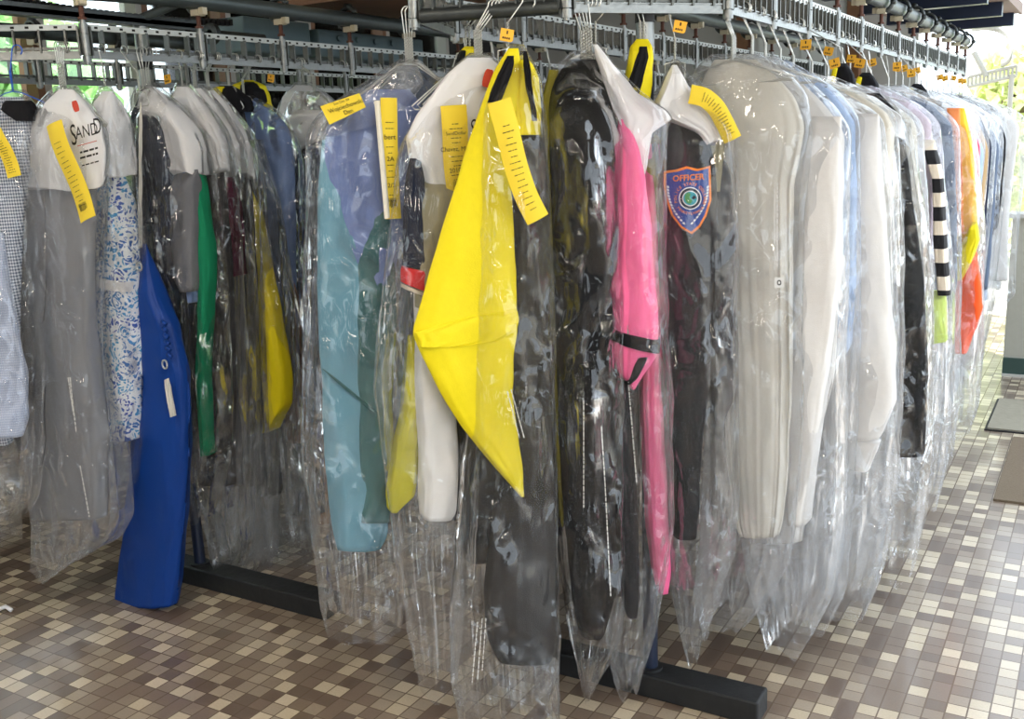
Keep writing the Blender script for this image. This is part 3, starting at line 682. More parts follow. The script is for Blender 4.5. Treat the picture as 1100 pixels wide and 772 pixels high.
def floral(nt, b):
    L = nt.links.new; tc = N(nt, 'TexCoord'); nz = N(nt, 'TexNoise'); nz.inputs['Scale'].default_value = 22; L(tc.outputs['Object'], nz.inputs['Vector'])
    mv = N(nt, 'Mix', data_type='VECTOR'); mv.inputs['Factor'].default_value = .05; L(tc.outputs['Object'], mv.inputs['A']); L(nz.outputs['Color'], mv.inputs['B'])
    v1 = N(nt, 'TexVoronoi', feature='F1'); v1.inputs['Scale'].default_value = 26; L(mv.outputs['Result'], v1.inputs['Vector'])
    v2 = N(nt, 'TexVoronoi', feature='F1'); v2.inputs['Scale'].default_value = 110; L(mv.outputs['Result'], v2.inputs['Vector'])
    ring = math_(nt, 'LESS_THAN', math_(nt, 'FRACT', math_(nt, 'MULTIPLY', v1.outputs['Distance'], 4.2)), .74)
    dots = math_(nt, 'LESS_THAN', v2.outputs['Distance'], .5); mk = math_(nt, 'MULTIPLY', ring, dots)
    sx = N(nt, 'SeparateColor'); L(v1.outputs['Color'], sx.inputs[0])
    bl = N(nt, 'Mix', data_type='RGBA'); L(sx.outputs[0], bl.inputs['Factor']); bl.inputs['A'].default_value = (*srgb(36, 66, 168), 1); bl.inputs['B'].default_value = (*srgb(76, 166, 214), 1)
    m_ = N(nt, 'Mix', data_type='RGBA'); L(mk, m_.inputs['Factor']); m_.inputs['A'].default_value = (*srgb(236, 240, 244), 1); L(bl.outputs['Result'], m_.inputs['B']); L(m_.outputs['Result'], b.inputs['Base Color'])
FLORAL = pmat('blue_floral_cloth', (.5, .5, .8), .8, build=floral)

SEED = [100]
def bagged(name, label, cat, group, hook, u, pieces, bag=None, bagmat=None, bag_t=.05, nh=1, spread=.012, neck_z=1.385, neck_px=None, half=.16, tags=(), crinkle=.007, res=(84, 96), plastic_hanger=None, ragged=.012, bag_off=0, drop=.085):
    SEED[0] += 1; sd = SEED[0]
    pl = Plane(hook, u)
    e = empty(name, (hook[0], hook[1], 0), label, cat, group)
    e.location = (hook[0], hook[1], 0.0)
    nk = pl.hit(*neck_px) if neck_px else np.array([0, neck_z])
    for k in range(nh):
        q = (k - (nh - 1) / 2) * spread; un = pl.u if group == G1 else np.array(PERP(pl.u))
        hanger(e, np.array([hook[0], hook[1], 0]) + un * q, pl, pl.pt(nk[0], nk[1] - .004 * abs(q) / .012, 0) + un * q * .6, half=half * (1 - .05 * k), drop=drop, mat=plastic_hanger)
    for i, pc in enumerate(pieces):
        kw = dict(pc[3]) if len(pc) > 3 else {}
        kw.setdefault('seed', sd * 7 + i)
        loft(pc[0], pl, pc[1], pc[2] if not isinstance(pc[2], str) else C[pc[2]], e, **kw)
    if bag is not None:
        loft('plastic_bag', pl, bag, bagmat or BAG, e, t=bag_t, off=bag_off, folds=.32, nf=6, crinkle=crinkle, nth=res[0], nv=res[1], expo=2.3, seed=sd * 13, open_bottom=True, smooth=3, ragged=ragged, sway=.006)
    for (tx, ty) in tags:
        w_ = pl.hit(tx, ty); number_tag(e, pl.pt(w_[0], w_[1], -.004), pl.u, ang=random.Random(sd).uniform(-.25, .25))
    return e, pl
def PERP(u): return (-u[1], u[0], 0)
def yawed(deg):   # horizontal direction: camera-right turned so that its left end comes nearer
    t = AN + math.radians(deg); return (math.cos(t), math.sin(t))

G1 = 'bagged garments hung round the front corner of the rail'
# --- black gown
e, pl = bagged('garment_in_plastic', 'long black gown in crinkled clear plastic under the middle of the front rail', 'garment', G1, (-.885, 1.815), yawed(0), [
    ('gown', [(64, 612, 640, .05), (82, 596, 648, .08), (110, 588, 656), (160, 590, 660), (300, 594, 656), (450, 598, 656), (560, 606, 660), (610, 612, 664), (652, 616, 652), (663, 619, 648)], 'black_cloth', dict(t=.10, folds=.16, nf=4)),
    ('lining', [(75, 590, 600), (120, 578, 592), (250, 582, 595), (400, 589, 599), (540, 599, 605), (560, 602, 605)], 'olive_lining_cloth', dict(t=.03, off=.0, crinkle=.002)),
    ], [(55, 614, 640, .03), (72, 594, 650, .08), (100, 580, 662), (150, 576, 668), (300, 582, 668), (450, 590, 668), (560, 598, 669), (640, 606, 668), (690, 613, 664, .09), (722, 622, 646, .05), (744, 628, 636, .03)], BAGC, bag_t=.14, nh=5, spread=.008, neck_px=(630, 57), half=.02, drop=.03, crinkle=.013, res=(128, 150))
# --- pink gown
e, pl = bagged('garment_in_plastic', 'pink gown with black chevron bands on its sleeve cuff, beside the black gown', 'garment', G1, (-.845, 1.875), yawed(0), [
    ('gown_body', [(150, 684, 700, .03), (300, 688, 706), (420, 688, 709), (500, 690, 714), (560, 693, 717), (610, 699, 719), (628, 704, 716)], 'pink_cloth', dict(t=.05, folds=.3, off=.05)),
    ('sleeve', [(128, 664, 672, .03), (150, 663, 682), (190, 662, 692), (230, 661, 697), (300, 660, 702), (350, 659, 707), (380, 660, 705), (396, 662, 691, None, 398), (408, 672, 682), (412, 675, 680)], 'pink_cloth', dict(t=.05, off=-.06, folds=.3, nf=4)),
    ('cuff_band', [(351, 658.5, 708, None, 362), (364, 658.8, 707.5, None, 376)], 'black_cloth', dict(t=.055, off=-.06, folds=.3, nf=4, smooth=0, expo=3.2)),
    ('cuff_point', [(376, 683, 696), (388, 676, 690), (402, 672, 682), (407, 668, 676)], 'black_cloth', dict(t=.05, off=-.068, folds=.1)),
    ('under_sleeve', [(130, 652, 664), (300, 656, 668), (480, 658, 680), (560, 662, 684), (640, 668, 685), (651, 670, 683)], 'black_cloth', dict(t=.06, off=.03, folds=.2)),
    ('shoulder_cover', [(48, 637, 642, .03), (75, 645, 662), (100, 652, 684), (118, 657, 716), (128, 662, 722), (142, 668, 700), (170, 676, 694), (188, 682, 690)], PAPER, dict(expo=3, crinkle=.006, ragged=.008, t=0.028, off=-.05, folds=0.77)),
    ], [(46, 636, 643, .03), (75, 643, 664), (100, 650, 688), (122, 654, 716), (160, 658, 714), (300, 658, 712), (420, 654, 718), (560, 656, 720), (640, 656, 708), (690, 652, 700, .08), (722, 660, 690, .05), (742, 668, 684, .03)], BAG, bag_t=.125, nh=1, neck_px=(640, 50), half=.02, drop=.03, crinkle=.009, res=(110, 130), bag_off=-.01)
# --- hi-vis vest between pink and officer
e, pl = bagged('safety_vest', 'yellow and black safety vest looped over hooks between pink gown and badge jacket', 'vest', G1, (-.815, 1.925), yawed(0), [
    ('collar', [(42, 684, 696, .02), (50, 677, 700), (64, 675, 701), (84, 672, 700), (104, 676, 698), (124, 682, 694), (160, 684, 692)], 'hi_vis_yellow_cloth', dict(t=.03, off=0, folds=.1)),
    ('collar_lining', [(50, 687, 695), (62, 684, 696), (78, 679, 692), (92, 675, 688), (104, 677, 684)], 'black_cloth', dict(t=.012, off=-.024, folds=.1)),
    ('vest_body', [(150, 682, 704), (200, 686, 706), (300, 690, 706), (360, 694, 704)], 'olive_lining_cloth', dict(t=.05, off=.05)),
    ], None, nh=2, neck_px=(690, 48), half=.015, drop=.02)
# --- officer jacket
OFX = 739
e, pl = bagged('garment_in_plastic', 'black uniform jacket with a blue and orange OFFICER shoulder patch, in clear plastic', 'garment', G1, (-.775, 1.975), yawed(0), [
    ('jacket_sleeve', [(120, 728, 742, .04), (140, 716, 756), (165, 710, 763), (200, 708, 766), (260, 712, 767), (330, 715, 762), (400, 716, 759), (480, 716, 750), (540, 716, 748), (566, 718, 744)], 'black_cloth', dict(t=.075, folds=.1, nf=2)),
    ('jacket_body', [(160, 758, 780), (250, 763, 786), (330, 767, 787), (420, 768, 787), (432, 768, 780), (440, 767, 775), (465, 766, 772)], 'deep_navy_cloth', dict(t=.06, off=.06, folds=.2)),
    ('maroon_shirt', [(150, 702, 714), (200, 703, 718), (270, 704, 722), (320, 706, 718), (338, 712, 716)], 'maroon_cloth', dict(t=.025, off=.09, crinkle=.002)),
    ('paper_cape', [(70, 722, 727, .02), (92, 714, 738), (112, 704, 756), (126, 712, 766), (140, 744, 770), (150, 756, 772)], PAPER, dict(expo=3, crinkle=.006, ragged=.008, t=0.031, off=-.045, folds=0.66)),
    ('shirt_under', [(120, 757, 772), (150, 756, 776), (205, 758, 772)], 'khaki_cloth', dict(t=.03, off=.0)),
    ], [(64, 721, 728, .03), (85, 711, 742), (108, 703, 764), (135, 700, 784), (170, 704, 788), (250, 706, 790), (400, 710, 792), (500, 713, 790), (580, 716, 786), (630, 719, 770, .09), (680, 728, 750, .06), (706, 738, 746, .03)], BAG, bag_t=.13, nh=1, neck_px=(725, 66), half=.02, drop=.03, crinkle=.010, res=(120, 140), tags=[(730, 29)])
# badge
def badge(e, pl, off):
    px = [(714, 184), (727, 182), (738, 178.5), (750, 181.5), (763.5, 178), (764, 195), (764.5, 215), (759, 232), (752, 244), (743, 251.5), (732, 245), (722, 232), (716, 214), (713.5, 198)]
    def poly(name, pts, mat, o0, o1, par):
        uz = [pl.hit(*p, -o1) for p in pts]; k = len(uz)
        bowf = lambda p: .10 * ((p[0] - cx[0]) ** 2) / .05
        V = [pl.pt(a[0], a[1], -o0 + bowf(a)) for a in uz] + [pl.pt(a[0], a[1], -o1 + bowf(a)) for a in uz]
        c0 = np.mean(uz, 0); V += [pl.pt(c0[0], c0[1], -o1 + bowf(c0))]
        F_ = [(i, (i + 1) % k, k + (i + 1) % k, k + i) for i in range(k)] + [(k + i, k + (i + 1) % k, 2 * k) for i in range(k)]
        return link(name, V, F_, mat, par, False)
    cx = pl.hit(739, 215)
    smooth_px = []
    for i in range(len(px)):
        a, b = np.array(px[i]), np.array(px[(i + 1) % len(px)])
        smooth_px += [a, (a + b) / 2 + (0 if i not in (1, 3) else 0)]
    ora = pmat('orange_thread', srgb(238, 132, 38), .8, 0, .3, 200); blu = pmat('blue_badge_cloth', srgb(38, 70, 150), .85, 0, .3, 200); wht = pmat('white_thread', srgb(224, 228, 232), .85)
    tea = pmat('teal_thread', srgb(64, 160, 176), .8, var=.4, bscale=160); gre = pmat('green_thread', srgb(80, 150, 90), .8); dk = pmat('dark_thread', srgb(34, 44, 60), .85)
    b = poly('shoulder_patch', smooth_px, ora, off - .002, off + .002, e); b['label'] = 'blue and orange shield patch reading OFFICER'
    c = np.array([739, 214.0]); inner = [c + (np.array(p) - c) * np.array([.90, .925]) for p in smooth_px]
    poly('blue_field', inner, blu, off + .001, off + .0032, b)
    def disc(nm, cc, r, mat, o): return poly(nm, [np.array(cc) + r * np.array([math.cos(t), -math.sin(t)]) for t in np.linspace(0, 6.283, 28, endpoint=False)], mat, o - .001, o, b)
    cc = (741.5, 213); disc('seal_ring', cc, 12.2, wht, off + .0042); disc('seal_band', cc, 11.0, dk, off + .0048); disc('seal_rim', cc, 8.4, wht, off + .0053); disc('seal_sea', cc, 7.4, tea, off + .0058)
    poly('seal_land', [(736, 209), (739, 206.5), (742, 208), (741, 212), (744, 215), (742, 219), (738, 218), (736, 214)], gre, off + .0058, off + .0063, b)
    poly('seal_hill', [(743, 212), (746, 209.5), (748.5, 213), (744, 214)], dk, off + .0058, off + .0063, b)
    sc = abs(pl.hit(740, 200)[1] - pl.hit(740, 201)[1])
    P = lambda x, y, o=.0075: pl.at(x, y, off + o)
    text_mesh('OFFICER', 8.6 * sc, b, P(739.5, 191), pl.u * 1 + Z * .03, Z, ora, 'patch_lettering', bold=.0003, squash=1.0)
    def arc(txt, r, a0, a1, sz, mat, inward=False):
        for i, ch in enumerate(txt):
            a = math.radians(a0 + (a1 - a0) * (i / (len(txt) - 1))); p = P(cc[0] + r * math.cos(a), cc[1] - r * math.sin(a))
            rad = pl.u * math.cos(a) + Z * math.sin(a); tan = pl.u * math.sin(a) - Z * math.cos(a)
            if ch != ' ': text_mesh(ch, sz * sc, b, p, tan if not inward else -tan, rad if not inward else -rad, mat, 'patch_lettering', bold=.0001)
    arc('STATE', 15.6, 112, 68, 4.2, ora); arc('COLLEGE', 15.8, 48, -20, 4.2, ora); arc('POLICE', 15.8, 194, 132, 4.2, ora); arc('PENNSYLVANIA', 16.4, 218, 322, 3.6, ora, True)
    for sg in (-1, 1):
        lf = MB()
        for k in range(13):
            t = k / 12; x = 739 + sg * (21.3 - 17 * t ** 2.2); y = 201 + 39 * t; p = P(x, y, .005)
            dx = pl.u * sg * 2.0 * sc; dz = Z * 1.5 * sc
            lf.add([p - dx * .8 - dz * .2, p + dz * 1.1, p + dx * .9 + dz * .6, p - dz * .8], [(0, 1, 2, 3)])
        lf.build('laurel_branch', wht, b)
badge(e, pl, .082)
ticket(pl, [(741, 101), (757, 104), (771, 116), (781, 134), (788, 150)], 19, e, .10, bars=False, seed=3)
# --- yellow hi-vis coat
e, pl = bagged('garment_in_plastic', 'bright yellow and black safety coat with a folded front, in clear plastic at the corner', 'garment', G1, (-.965, 1.735), yawed(12), [
    ('yellow_front', [(52, 546, 557, .02), (75, 531, 560), (110, 518, 557), (150, 504, 548), (200, 489, 548), (250, 474, 552), (300, 460, 555), (340, 448.5, 556), (357, 444, 556), (378, 452, 552), (420, 472, 550), (460, 497, 555), (500, 530, 560), (530, 556, 562)], 'hi_vis_yellow_cloth', dict(t=.02, off=-.05, folds=.12, smooth=1, nv=80, expo=2.2)),
    ('folded_edge', [(334, 520, 556), (345, 478, 556.5), (356, 445, 553), (366, 449, 535), (372, 451, 490)], 'hi_vis_yellow_cloth', dict(t=.012, off=-.062, folds=.05)),
    ('black_body', [(55, 556, 566, .02), (90, 556, 578), (130, 553, 582), (200, 552, 586), (330, 548, 592), (450, 540, 594), (560, 530, 598), (640, 520, 599), (690, 524, 596), (704, 532, 590)], 'black_cloth', dict(t=.045, off=.01, folds=.3)),
    ('black_collar', [(60, 545, 552), (80, 536, 548), (110, 524, 536)], 'black_cloth', dict(t=.01, off=-.068)),
    ('draw_cord', [(55, 562, 566), (90, 566, 570), (120, 572, 575), (130, 573, 575)], 'black_cloth', dict(t=.006, off=-.085, folds=0)),
    ('hood', [(60, 551, 563), (85, 550, 575), (120, 548, 578), (145, 549, 577)], 'hi_vis_yellow_cloth', dict(t=.045, off=-.02, folds=.25)),
    ], [(48, 545, 562, .02), (78, 534, 578), (112, 514, 582), (160, 510, 584), (240, 508, 588), (330, 506, 592), (450, 502, 596), (560, 494, 599), (660, 486, 601), (740, 490, 602), (790, 496, 600)], BAG, bag_t=.10, bag_off=-.025, nh=1, neck_px=(546, 52), half=.02, drop=.03, crinkle=.011, res=(120, 150), tags=[(544, 38)], ragged=.02)
ticket(pl, [(536, 108), (545, 140), (555, 178), (567, 212), (579, 236)], 24, e, .14, bars=False, seed=5)
# --- white shirts under a printed cape
e, pl = bagged('garment_in_plastic', 'white shirts under a red marked paper cape, left of the yellow coat', 'garment', G1, (-1.035, 1.745), yawed(18), [
    ('paper_cape', [(62, 502, 526, .02), (78, 482, 545), (100, 466, 552), (125, 448, 552), (148, 437, 548), (168, 440, 540), (196, 452, 520), (213, 462, 492)], PAPER, dict(expo=3, crinkle=.006, ragged=.008, t=0.019, off=-.01, folds=0.31)),
    ('white_sleeve', [(205, 448, 500), (300, 447, 490), (340, 447, 485), (420, 449, 486), (505, 451, 491), (548, 452, 487), (554, 453, 482)], 'white_cloth', dict(t=.035, off=.0, folds=.18)),
    ('grey_shirt', [(190, 450, 500), (260, 446, 500), (300, 445, 496), (330, 448, 490)], 'khaki_cloth', dict(t=.03, off=-.012, folds=.2)),
    ('navy_sleeve', [(170, 440, 452), (220, 436, 456), (285, 433, 458, None, 290)], 'deep_navy_cloth', dict(t=.022, off=-.016, folds=.1)),
    ('red_band', [(286, 432.5, 458.5, None, 291), (303, 432, 458, None, 313)], 'red_cloth', dict(t=.024, off=-.016, folds=.1, smooth=0)),
    ('pale_trim', [(305, 432, 458, None, 315), (309, 433, 458, None, 319)], 'cream_cloth', dict(t=.024, off=-.016, folds=.1, smooth=0)),
    ('olive_sleeve', [(360, 438, 449), (440, 432, 450), (500, 421, 448), (530, 417, 444), (546, 418, 424)], 'olive_yellow_cloth', dict(t=.03, off=.05, folds=.2)),
    ('dark_trousers', [(280, 490, 550), (420, 488, 560), (560, 494, 560), (600, 500, 520)], 'black_cloth', dict(t=.03, off=.03, folds=.25)),
    ], [(57, 504, 528, .02), (76, 480, 546), (104, 460, 552), (140, 436, 556), (165, 427, 556), (240, 420, 548), (300, 412, 540), (420, 405, 520), (500, 414, 505), (600, 425, 496), (690, 438, 494), (732, 445, 490)], BAG, bag_t=.055, bag_off=.008, nh=4, spread=.007, neck_px=(514, 58), half=.13, drop=.09, crinkle=.009, res=(110, 140), ragged=.02)
ticket(pl, [(487, 113), (489, 140), (491, 170), (496, 212)], 27, e, .045, [(.30, 'SandDollar', .009), (.47, 'Chavez, Mich', .0115), (.70, '2010-8', .012)], seed=1)
B_ = pl.hit(510, 137); sx_ = abs(pl.hit(511, 137)[0] - pl.hit(510, 137)[0])
t1 = text_mesh('S', 26 * sx_, e, pl.at(509, 139, .05), pl.u + Z * .3, Z, INK, 'cape_lettering', bold=-.0002, squash=.6)
text_mesh('AND', 14 * sx_, e, pl.at(524, 130, .05), pl.u + Z * .3, Z, INK, 'cape_lettering', squash=.7)
def blob(e, pl, c, rx, ry, mat, off, name='printed_mark', rot=0):
    k = 20; V = []; 
    for i in range(k):
        t = 6.283 * i / k; x = rx * math.cos(t); y = ry * math.sin(t) * (1 + .25 * math.cos(2 * t))
        w_ = pl.hit(c[0] + x * math.cos(rot) - y * math.sin(rot), c[1] + x * math.sin(rot) + y * math.cos(rot), -off); V.append(pl.pt(w_[0], w_[1], -off))
    return link(name, V + [v + pl.n * .0006 for v in V], [tuple(range(k))] + [tuple(range(k, 2 * k))[::-1]] + [(i, (i + 1) % k, k + (i + 1) % k, k + i) for i in range(k)], mat, e, False)
blob(e, pl, (524, 84), 5, 13, REDI, .046, rot=.25)
# --- periwinkle shirts and teal trousers at the corner joint
e, pl = bagged('garment_in_plastic', 'periwinkle shirts over teal trousers in clear plastic, hung at the corner joint', 'garment', G1, (-1.205, 1.70), yawed(14), [
    ('slate_shirt', [(74, 434, 450, .02), (88, 415, 480), (110, 400, 492), (150, 400, 480), (260, 405, 440)], 'slate_cloth', dict(t=.02, off=.035, folds=.15)),
    ('periwinkle_shirt', [(96, 398, 440), (112, 372, 452), (130, 352, 452), (170, 348, 450), (220, 352, 440), (270, 375, 428), (305, 398, 420)], 'periwinkle_cloth', dict(t=.02, off=-.01, folds=.2)),
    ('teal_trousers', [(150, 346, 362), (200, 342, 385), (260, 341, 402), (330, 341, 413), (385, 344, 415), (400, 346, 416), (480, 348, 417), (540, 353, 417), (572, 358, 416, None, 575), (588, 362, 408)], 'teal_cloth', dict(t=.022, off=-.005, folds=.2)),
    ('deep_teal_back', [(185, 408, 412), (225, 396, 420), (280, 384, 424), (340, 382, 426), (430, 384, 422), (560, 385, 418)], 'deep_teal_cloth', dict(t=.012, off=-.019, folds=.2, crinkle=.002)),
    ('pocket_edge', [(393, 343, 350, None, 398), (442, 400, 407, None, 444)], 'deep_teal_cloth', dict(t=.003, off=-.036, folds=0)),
    ('plastic_cape', [(70, 430, 448, .02), (90, 396, 455), (112, 365, 440), (136, 345, 400), (146, 342, 360)], BAGM, dict(t=.03, off=-.02, folds=.2)),
    ], [(64, 428, 450, .02), (90, 388, 478), (118, 345, 490), (140, 330, 480), (250, 328, 450), (380, 326, 432), (480, 322, 430), (580, 332, 432), (650, 343, 434), (676, 349, 430)], BAG, bag_t=.06, nh=4, spread=.007, neck_px=(440, 66), half=.14, drop=.09, crinkle=.009, res=(110, 130))
def frame_ticket(): pass
ticket(pl, [(352, 128), (372, 117), (392, 104)], 0.1, e, .055, bars=False, seed=8) if False else None
def sheet(e, pl, corners, off, mat, lines, name='paper_ticket'):
    uz = [pl.hit(*c, -off) for c in corners]; a, b, c, d = [np.array(q) for q in uz]   # tl tr br bl
    V = []; n = 8
    for i in range(n + 1):
        for j in range(n + 1):
            q = (a * (1 - j / n) + b * j / n) * (1 - i / n) + (d * (1 - j / n) + c * j / n) * i / n
            V.append(pl.pt(q[0], q[1], -off - .006 * math.sin(j / n * 3.1)))
    k = len(V); V += [v + pl.n * .0008 for v in V]
    Fq = [(i * (n + 1) + j, i * (n + 1) + j + 1, (i + 1) * (n + 1) + j + 1, (i + 1) * (n + 1) + j) for i in range(n) for j in range(n)]
    Fq += [tuple(k + x for x in f[::-1]) for f in Fq]
    o = link(name, V, Fq, mat, e)
    for fx, fy, txt, sz in lines:
        q = (a * (1 - fx) + b * fx) * (1 - fy) + (d * (1 - fx) + c * fx) * fy
        xd = b - a; yd = a - d; xd = xd / np.linalg.norm(xd); yd = yd / np.linalg.norm(yd)
        text_mesh(txt, sz, o, pl.pt(q[0], q[1], -off - .0078), pl.u * xd[0] + Z * xd[1], pl.u * yd[0] + Z * yd[1], INK, squash=.95)
    return o
sheet(e, pl, [(344, 114), (386, 100), (393, 115), (354, 134)], .066, TICK, [(.55, .45, 'Wojciechowski', .0115), (.55, .80, 'Dan', .0115), (.5, .14, 'Sun Dec 04', .007)])
o = ticket(pl, [(417.5, 105), (418.5, 150), (421, 200), (423, 235)], 17, e, .082, [(.32, 'bert', .013), (.5, '2A', .012), (.72, '2/2', .012)], seed=2)
sheet(e, pl, [(402, 108), (408, 108), (419, 234), (413, 235)], .084, TICKW, [], 'ticket_back')

# ------------------------------------------------------------------ left run
GL = 'bagged garments on the left rail'
UB = (1, 0)
def L3(a): return (-2.14, a)
e, pl = bagged('garment_in_plastic', 'blue gingham shirt on a blue plastic hanger, cut by the left edge of the photo', 'garment', GL, (-2.262, 1.568), (.86, .5), [
    ('gingham_shirt', [(104, 0, 24, .02), (120, -30, 36), (170, -55, 32), (250, -55, 24), (330, -55, 20), (420, -50, 22), (476, -44, 12)], GING, dict(t=.03, folds=.2)),
    ('blue_shirt', [(250, -20, 3), (300, -36, 9), (380, -46, 24), (400, -46, 30), (450, -44, 30), (468, -40, 24)], FINE, dict(t=.02, off=-.035, folds=.1)),
    ('dark_collar', [(108, 6, 34), (118, 4, 38), (130, 20, 36)], 'black_cloth', dict(t=.02, off=-.02)),
    ], [(96, -4, 26, .02), (120, -46, 42), (200, -56, 46), (350, -56, 48), (480, -52, 50), (540, -46, 44), (556, -40, 26)], BAG, bag_t=.07, neck_px=(14, 98), half=.14, drop=.06, plastic_hanger=pmat('blue_plastic', srgb(30, 90, 200), .4), crinkle=.01)
ticket(pl, [(-6, 140), (4, 160), (14, 190)], 15, e, .075, bars=False, seed=7)
e, pl = bagged('garment_in_plastic', 'grey shirts in plastic under a white printed cape with yellow ticket, near left edge', 'garment', GL, L3(1.60), UB, [
    ('paper_cape', [(96, 64, 78, .02), (115, 48, 96), (135, 34, 110), (160, 18, 114), (178, 7, 114), (190, 5, 113, None, 192), (203, 7, 110, None, 200)], PAPER, dict(expo=3, crinkle=.006, ragged=.008, t=0.022, off=-.012, folds=0.40)),
    ('grey_shirt', [(190, 14, 104), (350, 20, 98), (480, 30, 110), (556, 38, 108)], 'grey_cloth', dict(t=.025, folds=.4, off=.01)),
    ], [(92, 60, 84, .02), (113, 40, 100), (140, 20, 112), (170, 5, 112), (300, 12, 102), (400, 22, 104), (500, 34, 122), (560, 40, 126), (590, 43, 112), (606, 47, 70)], BAGM, bag_t=.06, nh=5, spread=.006, neck_px=(68, 94), half=.15, crinkle=.009, res=(110, 130), ragged=.02)
ticket(pl, [(58, 132), (66, 160), (78, 195), (92, 236)], 17, e, .07, [], seed=4)
ux = abs(pl.hit(91, 140)[0] - pl.hit(90, 140)[0])
text_mesh('S', 20 * ux, e, pl.at(79, 146, .058), pl.u + Z * .12, Z, INK, 'cape_lettering', squash=.75)
text_mesh('AND', 11.5 * ux, e, pl.at(93, 141, .058), pl.u + Z * .12, Z, INK, 'cape_lettering', squash=.95)
text_mesh('D', 15 * ux, e, pl.at(104.5, 136, .058), pl.u + Z * .12, Z, INK, 'cape_lettering', squash=.75)
blob(e, pl, (81, 114), 3.2, 8, REDI, .052, rot=-.3)
for i, (y, x0, x1, mt_, hh) in enumerate([(157, 83, 104, REDI, .0008), (164, 86, 105, INK, .0022), (170, 86, 106, INK, .0022), (178, 88, 106, INK, .0014)]):
    mb = MB(); r = random.Random(i); x = x0
    while x < x1:
        xe = min(x1, x + (40 if i == 0 else r.uniform(2, 6))); a = pl.hit(x, y - (x - x0) * .28, -.056); b = pl.hit(xe, y - (xe - x0) * .28, -.056)
        p0, p1 = pl.pt(*a, -.056), pl.pt(*b, -.056); mb.add([p0 - Z * hh, p1 - Z * hh, p1 + Z * hh, p0 + Z * hh], [(0, 1, 2, 3)]); x = xe + 1
    mb.build('cape_print', mt_, e)
e, pl = bagged('garment_in_plastic', 'blue and white floral dress under a small white cape beside the royal blue bag', 'garment', GL, L3(1.71), UB, [
    ('floral_dress', [(180, 108, 130), (220, 107, 138), (290, 105, 146), (350, 100, 150), (376, 99, 151), (384, 118, 151), (430, 123, 151), (470, 125, 150)], FLORAL, dict(t=.04, folds=.2)),
    ('lace_trim', [(291, 104.5, 146.5, None, 302), (299, 104, 147, None, 312)], 'white_cloth', dict(t=.052, folds=.2, smooth=0)),
    ('paper_cape', [(98, 110, 120, .02), (125, 104, 128), (155, 100, 133), (186, 97, 137, None, 190)], PAPER, dict(expo=3, crinkle=.006, ragged=.008, t=0.037, off=-.01, folds=0.33)),
    ], [(92, 108, 122, .02), (118, 102, 130), (150, 98, 138), (188, 96, 142), (280, 100, 150), (376, 98, 153), (430, 112, 153), (480, 120, 152), (520, 122, 146)], BAG, bag_t=.07, neck_px=(113, 92), half=.05, drop=.06, crinkle=.008)
e, pl = bagged('garment_in_plastic', 'navy jacket under clear plastic above the royal blue nylon bag', 'garment', GL, L3(1.83), UB, [
    ('navy_jacket', [(103, 150, 168, .02), (120, 144, 180), (170, 142, 190), (230, 144, 190), (330, 152, 190), (420, 160, 192)], 'navy_cloth', dict(t=.035, folds=.3)),
    ('lapel', [(125, 150, 158), (180, 158, 164), (240, 164, 168)], 'deep_navy_cloth', dict(t=.01, off=-.038)),
    ], [(92, 148, 164, .02), (112, 140, 182), (170, 138, 196), (300, 146, 198), (440, 156, 204), (520, 166, 206)], BAG, bag_t=.06, nh=2, neck_px=(155, 94), half=.08, drop=.08)
e, pl = bagged('laundry_bag', 'long royal blue nylon laundry bag with eyelets and a white label', 'laundry bag', None, L3(1.775), UB, [
    ('bag_body', [(262, 148, 157, .015), (285, 147, 164), (320, 148, 176), (345, 149, 188), (400, 150, 201), (450, 148, 203), (500, 145, 203), (560, 138, 199), (620, 130, 194), (648, 127, 190)], 'royal_blue_cloth', dict(t=.032, off=-.03, folds=.3, nf=3, crinkle=.007, expo=3.6, nth=96, nv=90)),
    ('pull_cord', [(110, 150.5, 151.7), (200, 150, 151.2), (266, 150.5, 152)], 'grey_white_cloth', dict(t=.003, off=-.04, folds=0)),
    ('zip_label', [(408, 177, 181, None, 406), (448, 184, 188.5, None, 446)], 'grey_white_cloth', dict(t=.003, off=-.078, folds=0, smooth=0)),
    ], None, nh=1, neck_px=(150, 98), half=.03, drop=.03)
for (x, y) in ((150.5, 286), (178, 391)):
    rr = MB(); c0 = pl.at(x, y, .072); rr.tube([c0 + pl.u * .009 * math.cos(t) + Z * .011 * math.sin(t) - pl.n * .003 for t in np.linspace(0, 6.283, 18)], .0025, 6); rr.build('eyelet', ZINC, e, True)
tb = MB(); 
for k in range(6):
    tb.cyl(pl.at(174 + k * 1.2, 345 + k * 7, .07), pl.at(178 + k * 1.2, 348 + k * 7, .074), .005, 8)
tb.build('tab_loop', C['royal_blue_cloth'], e, True)
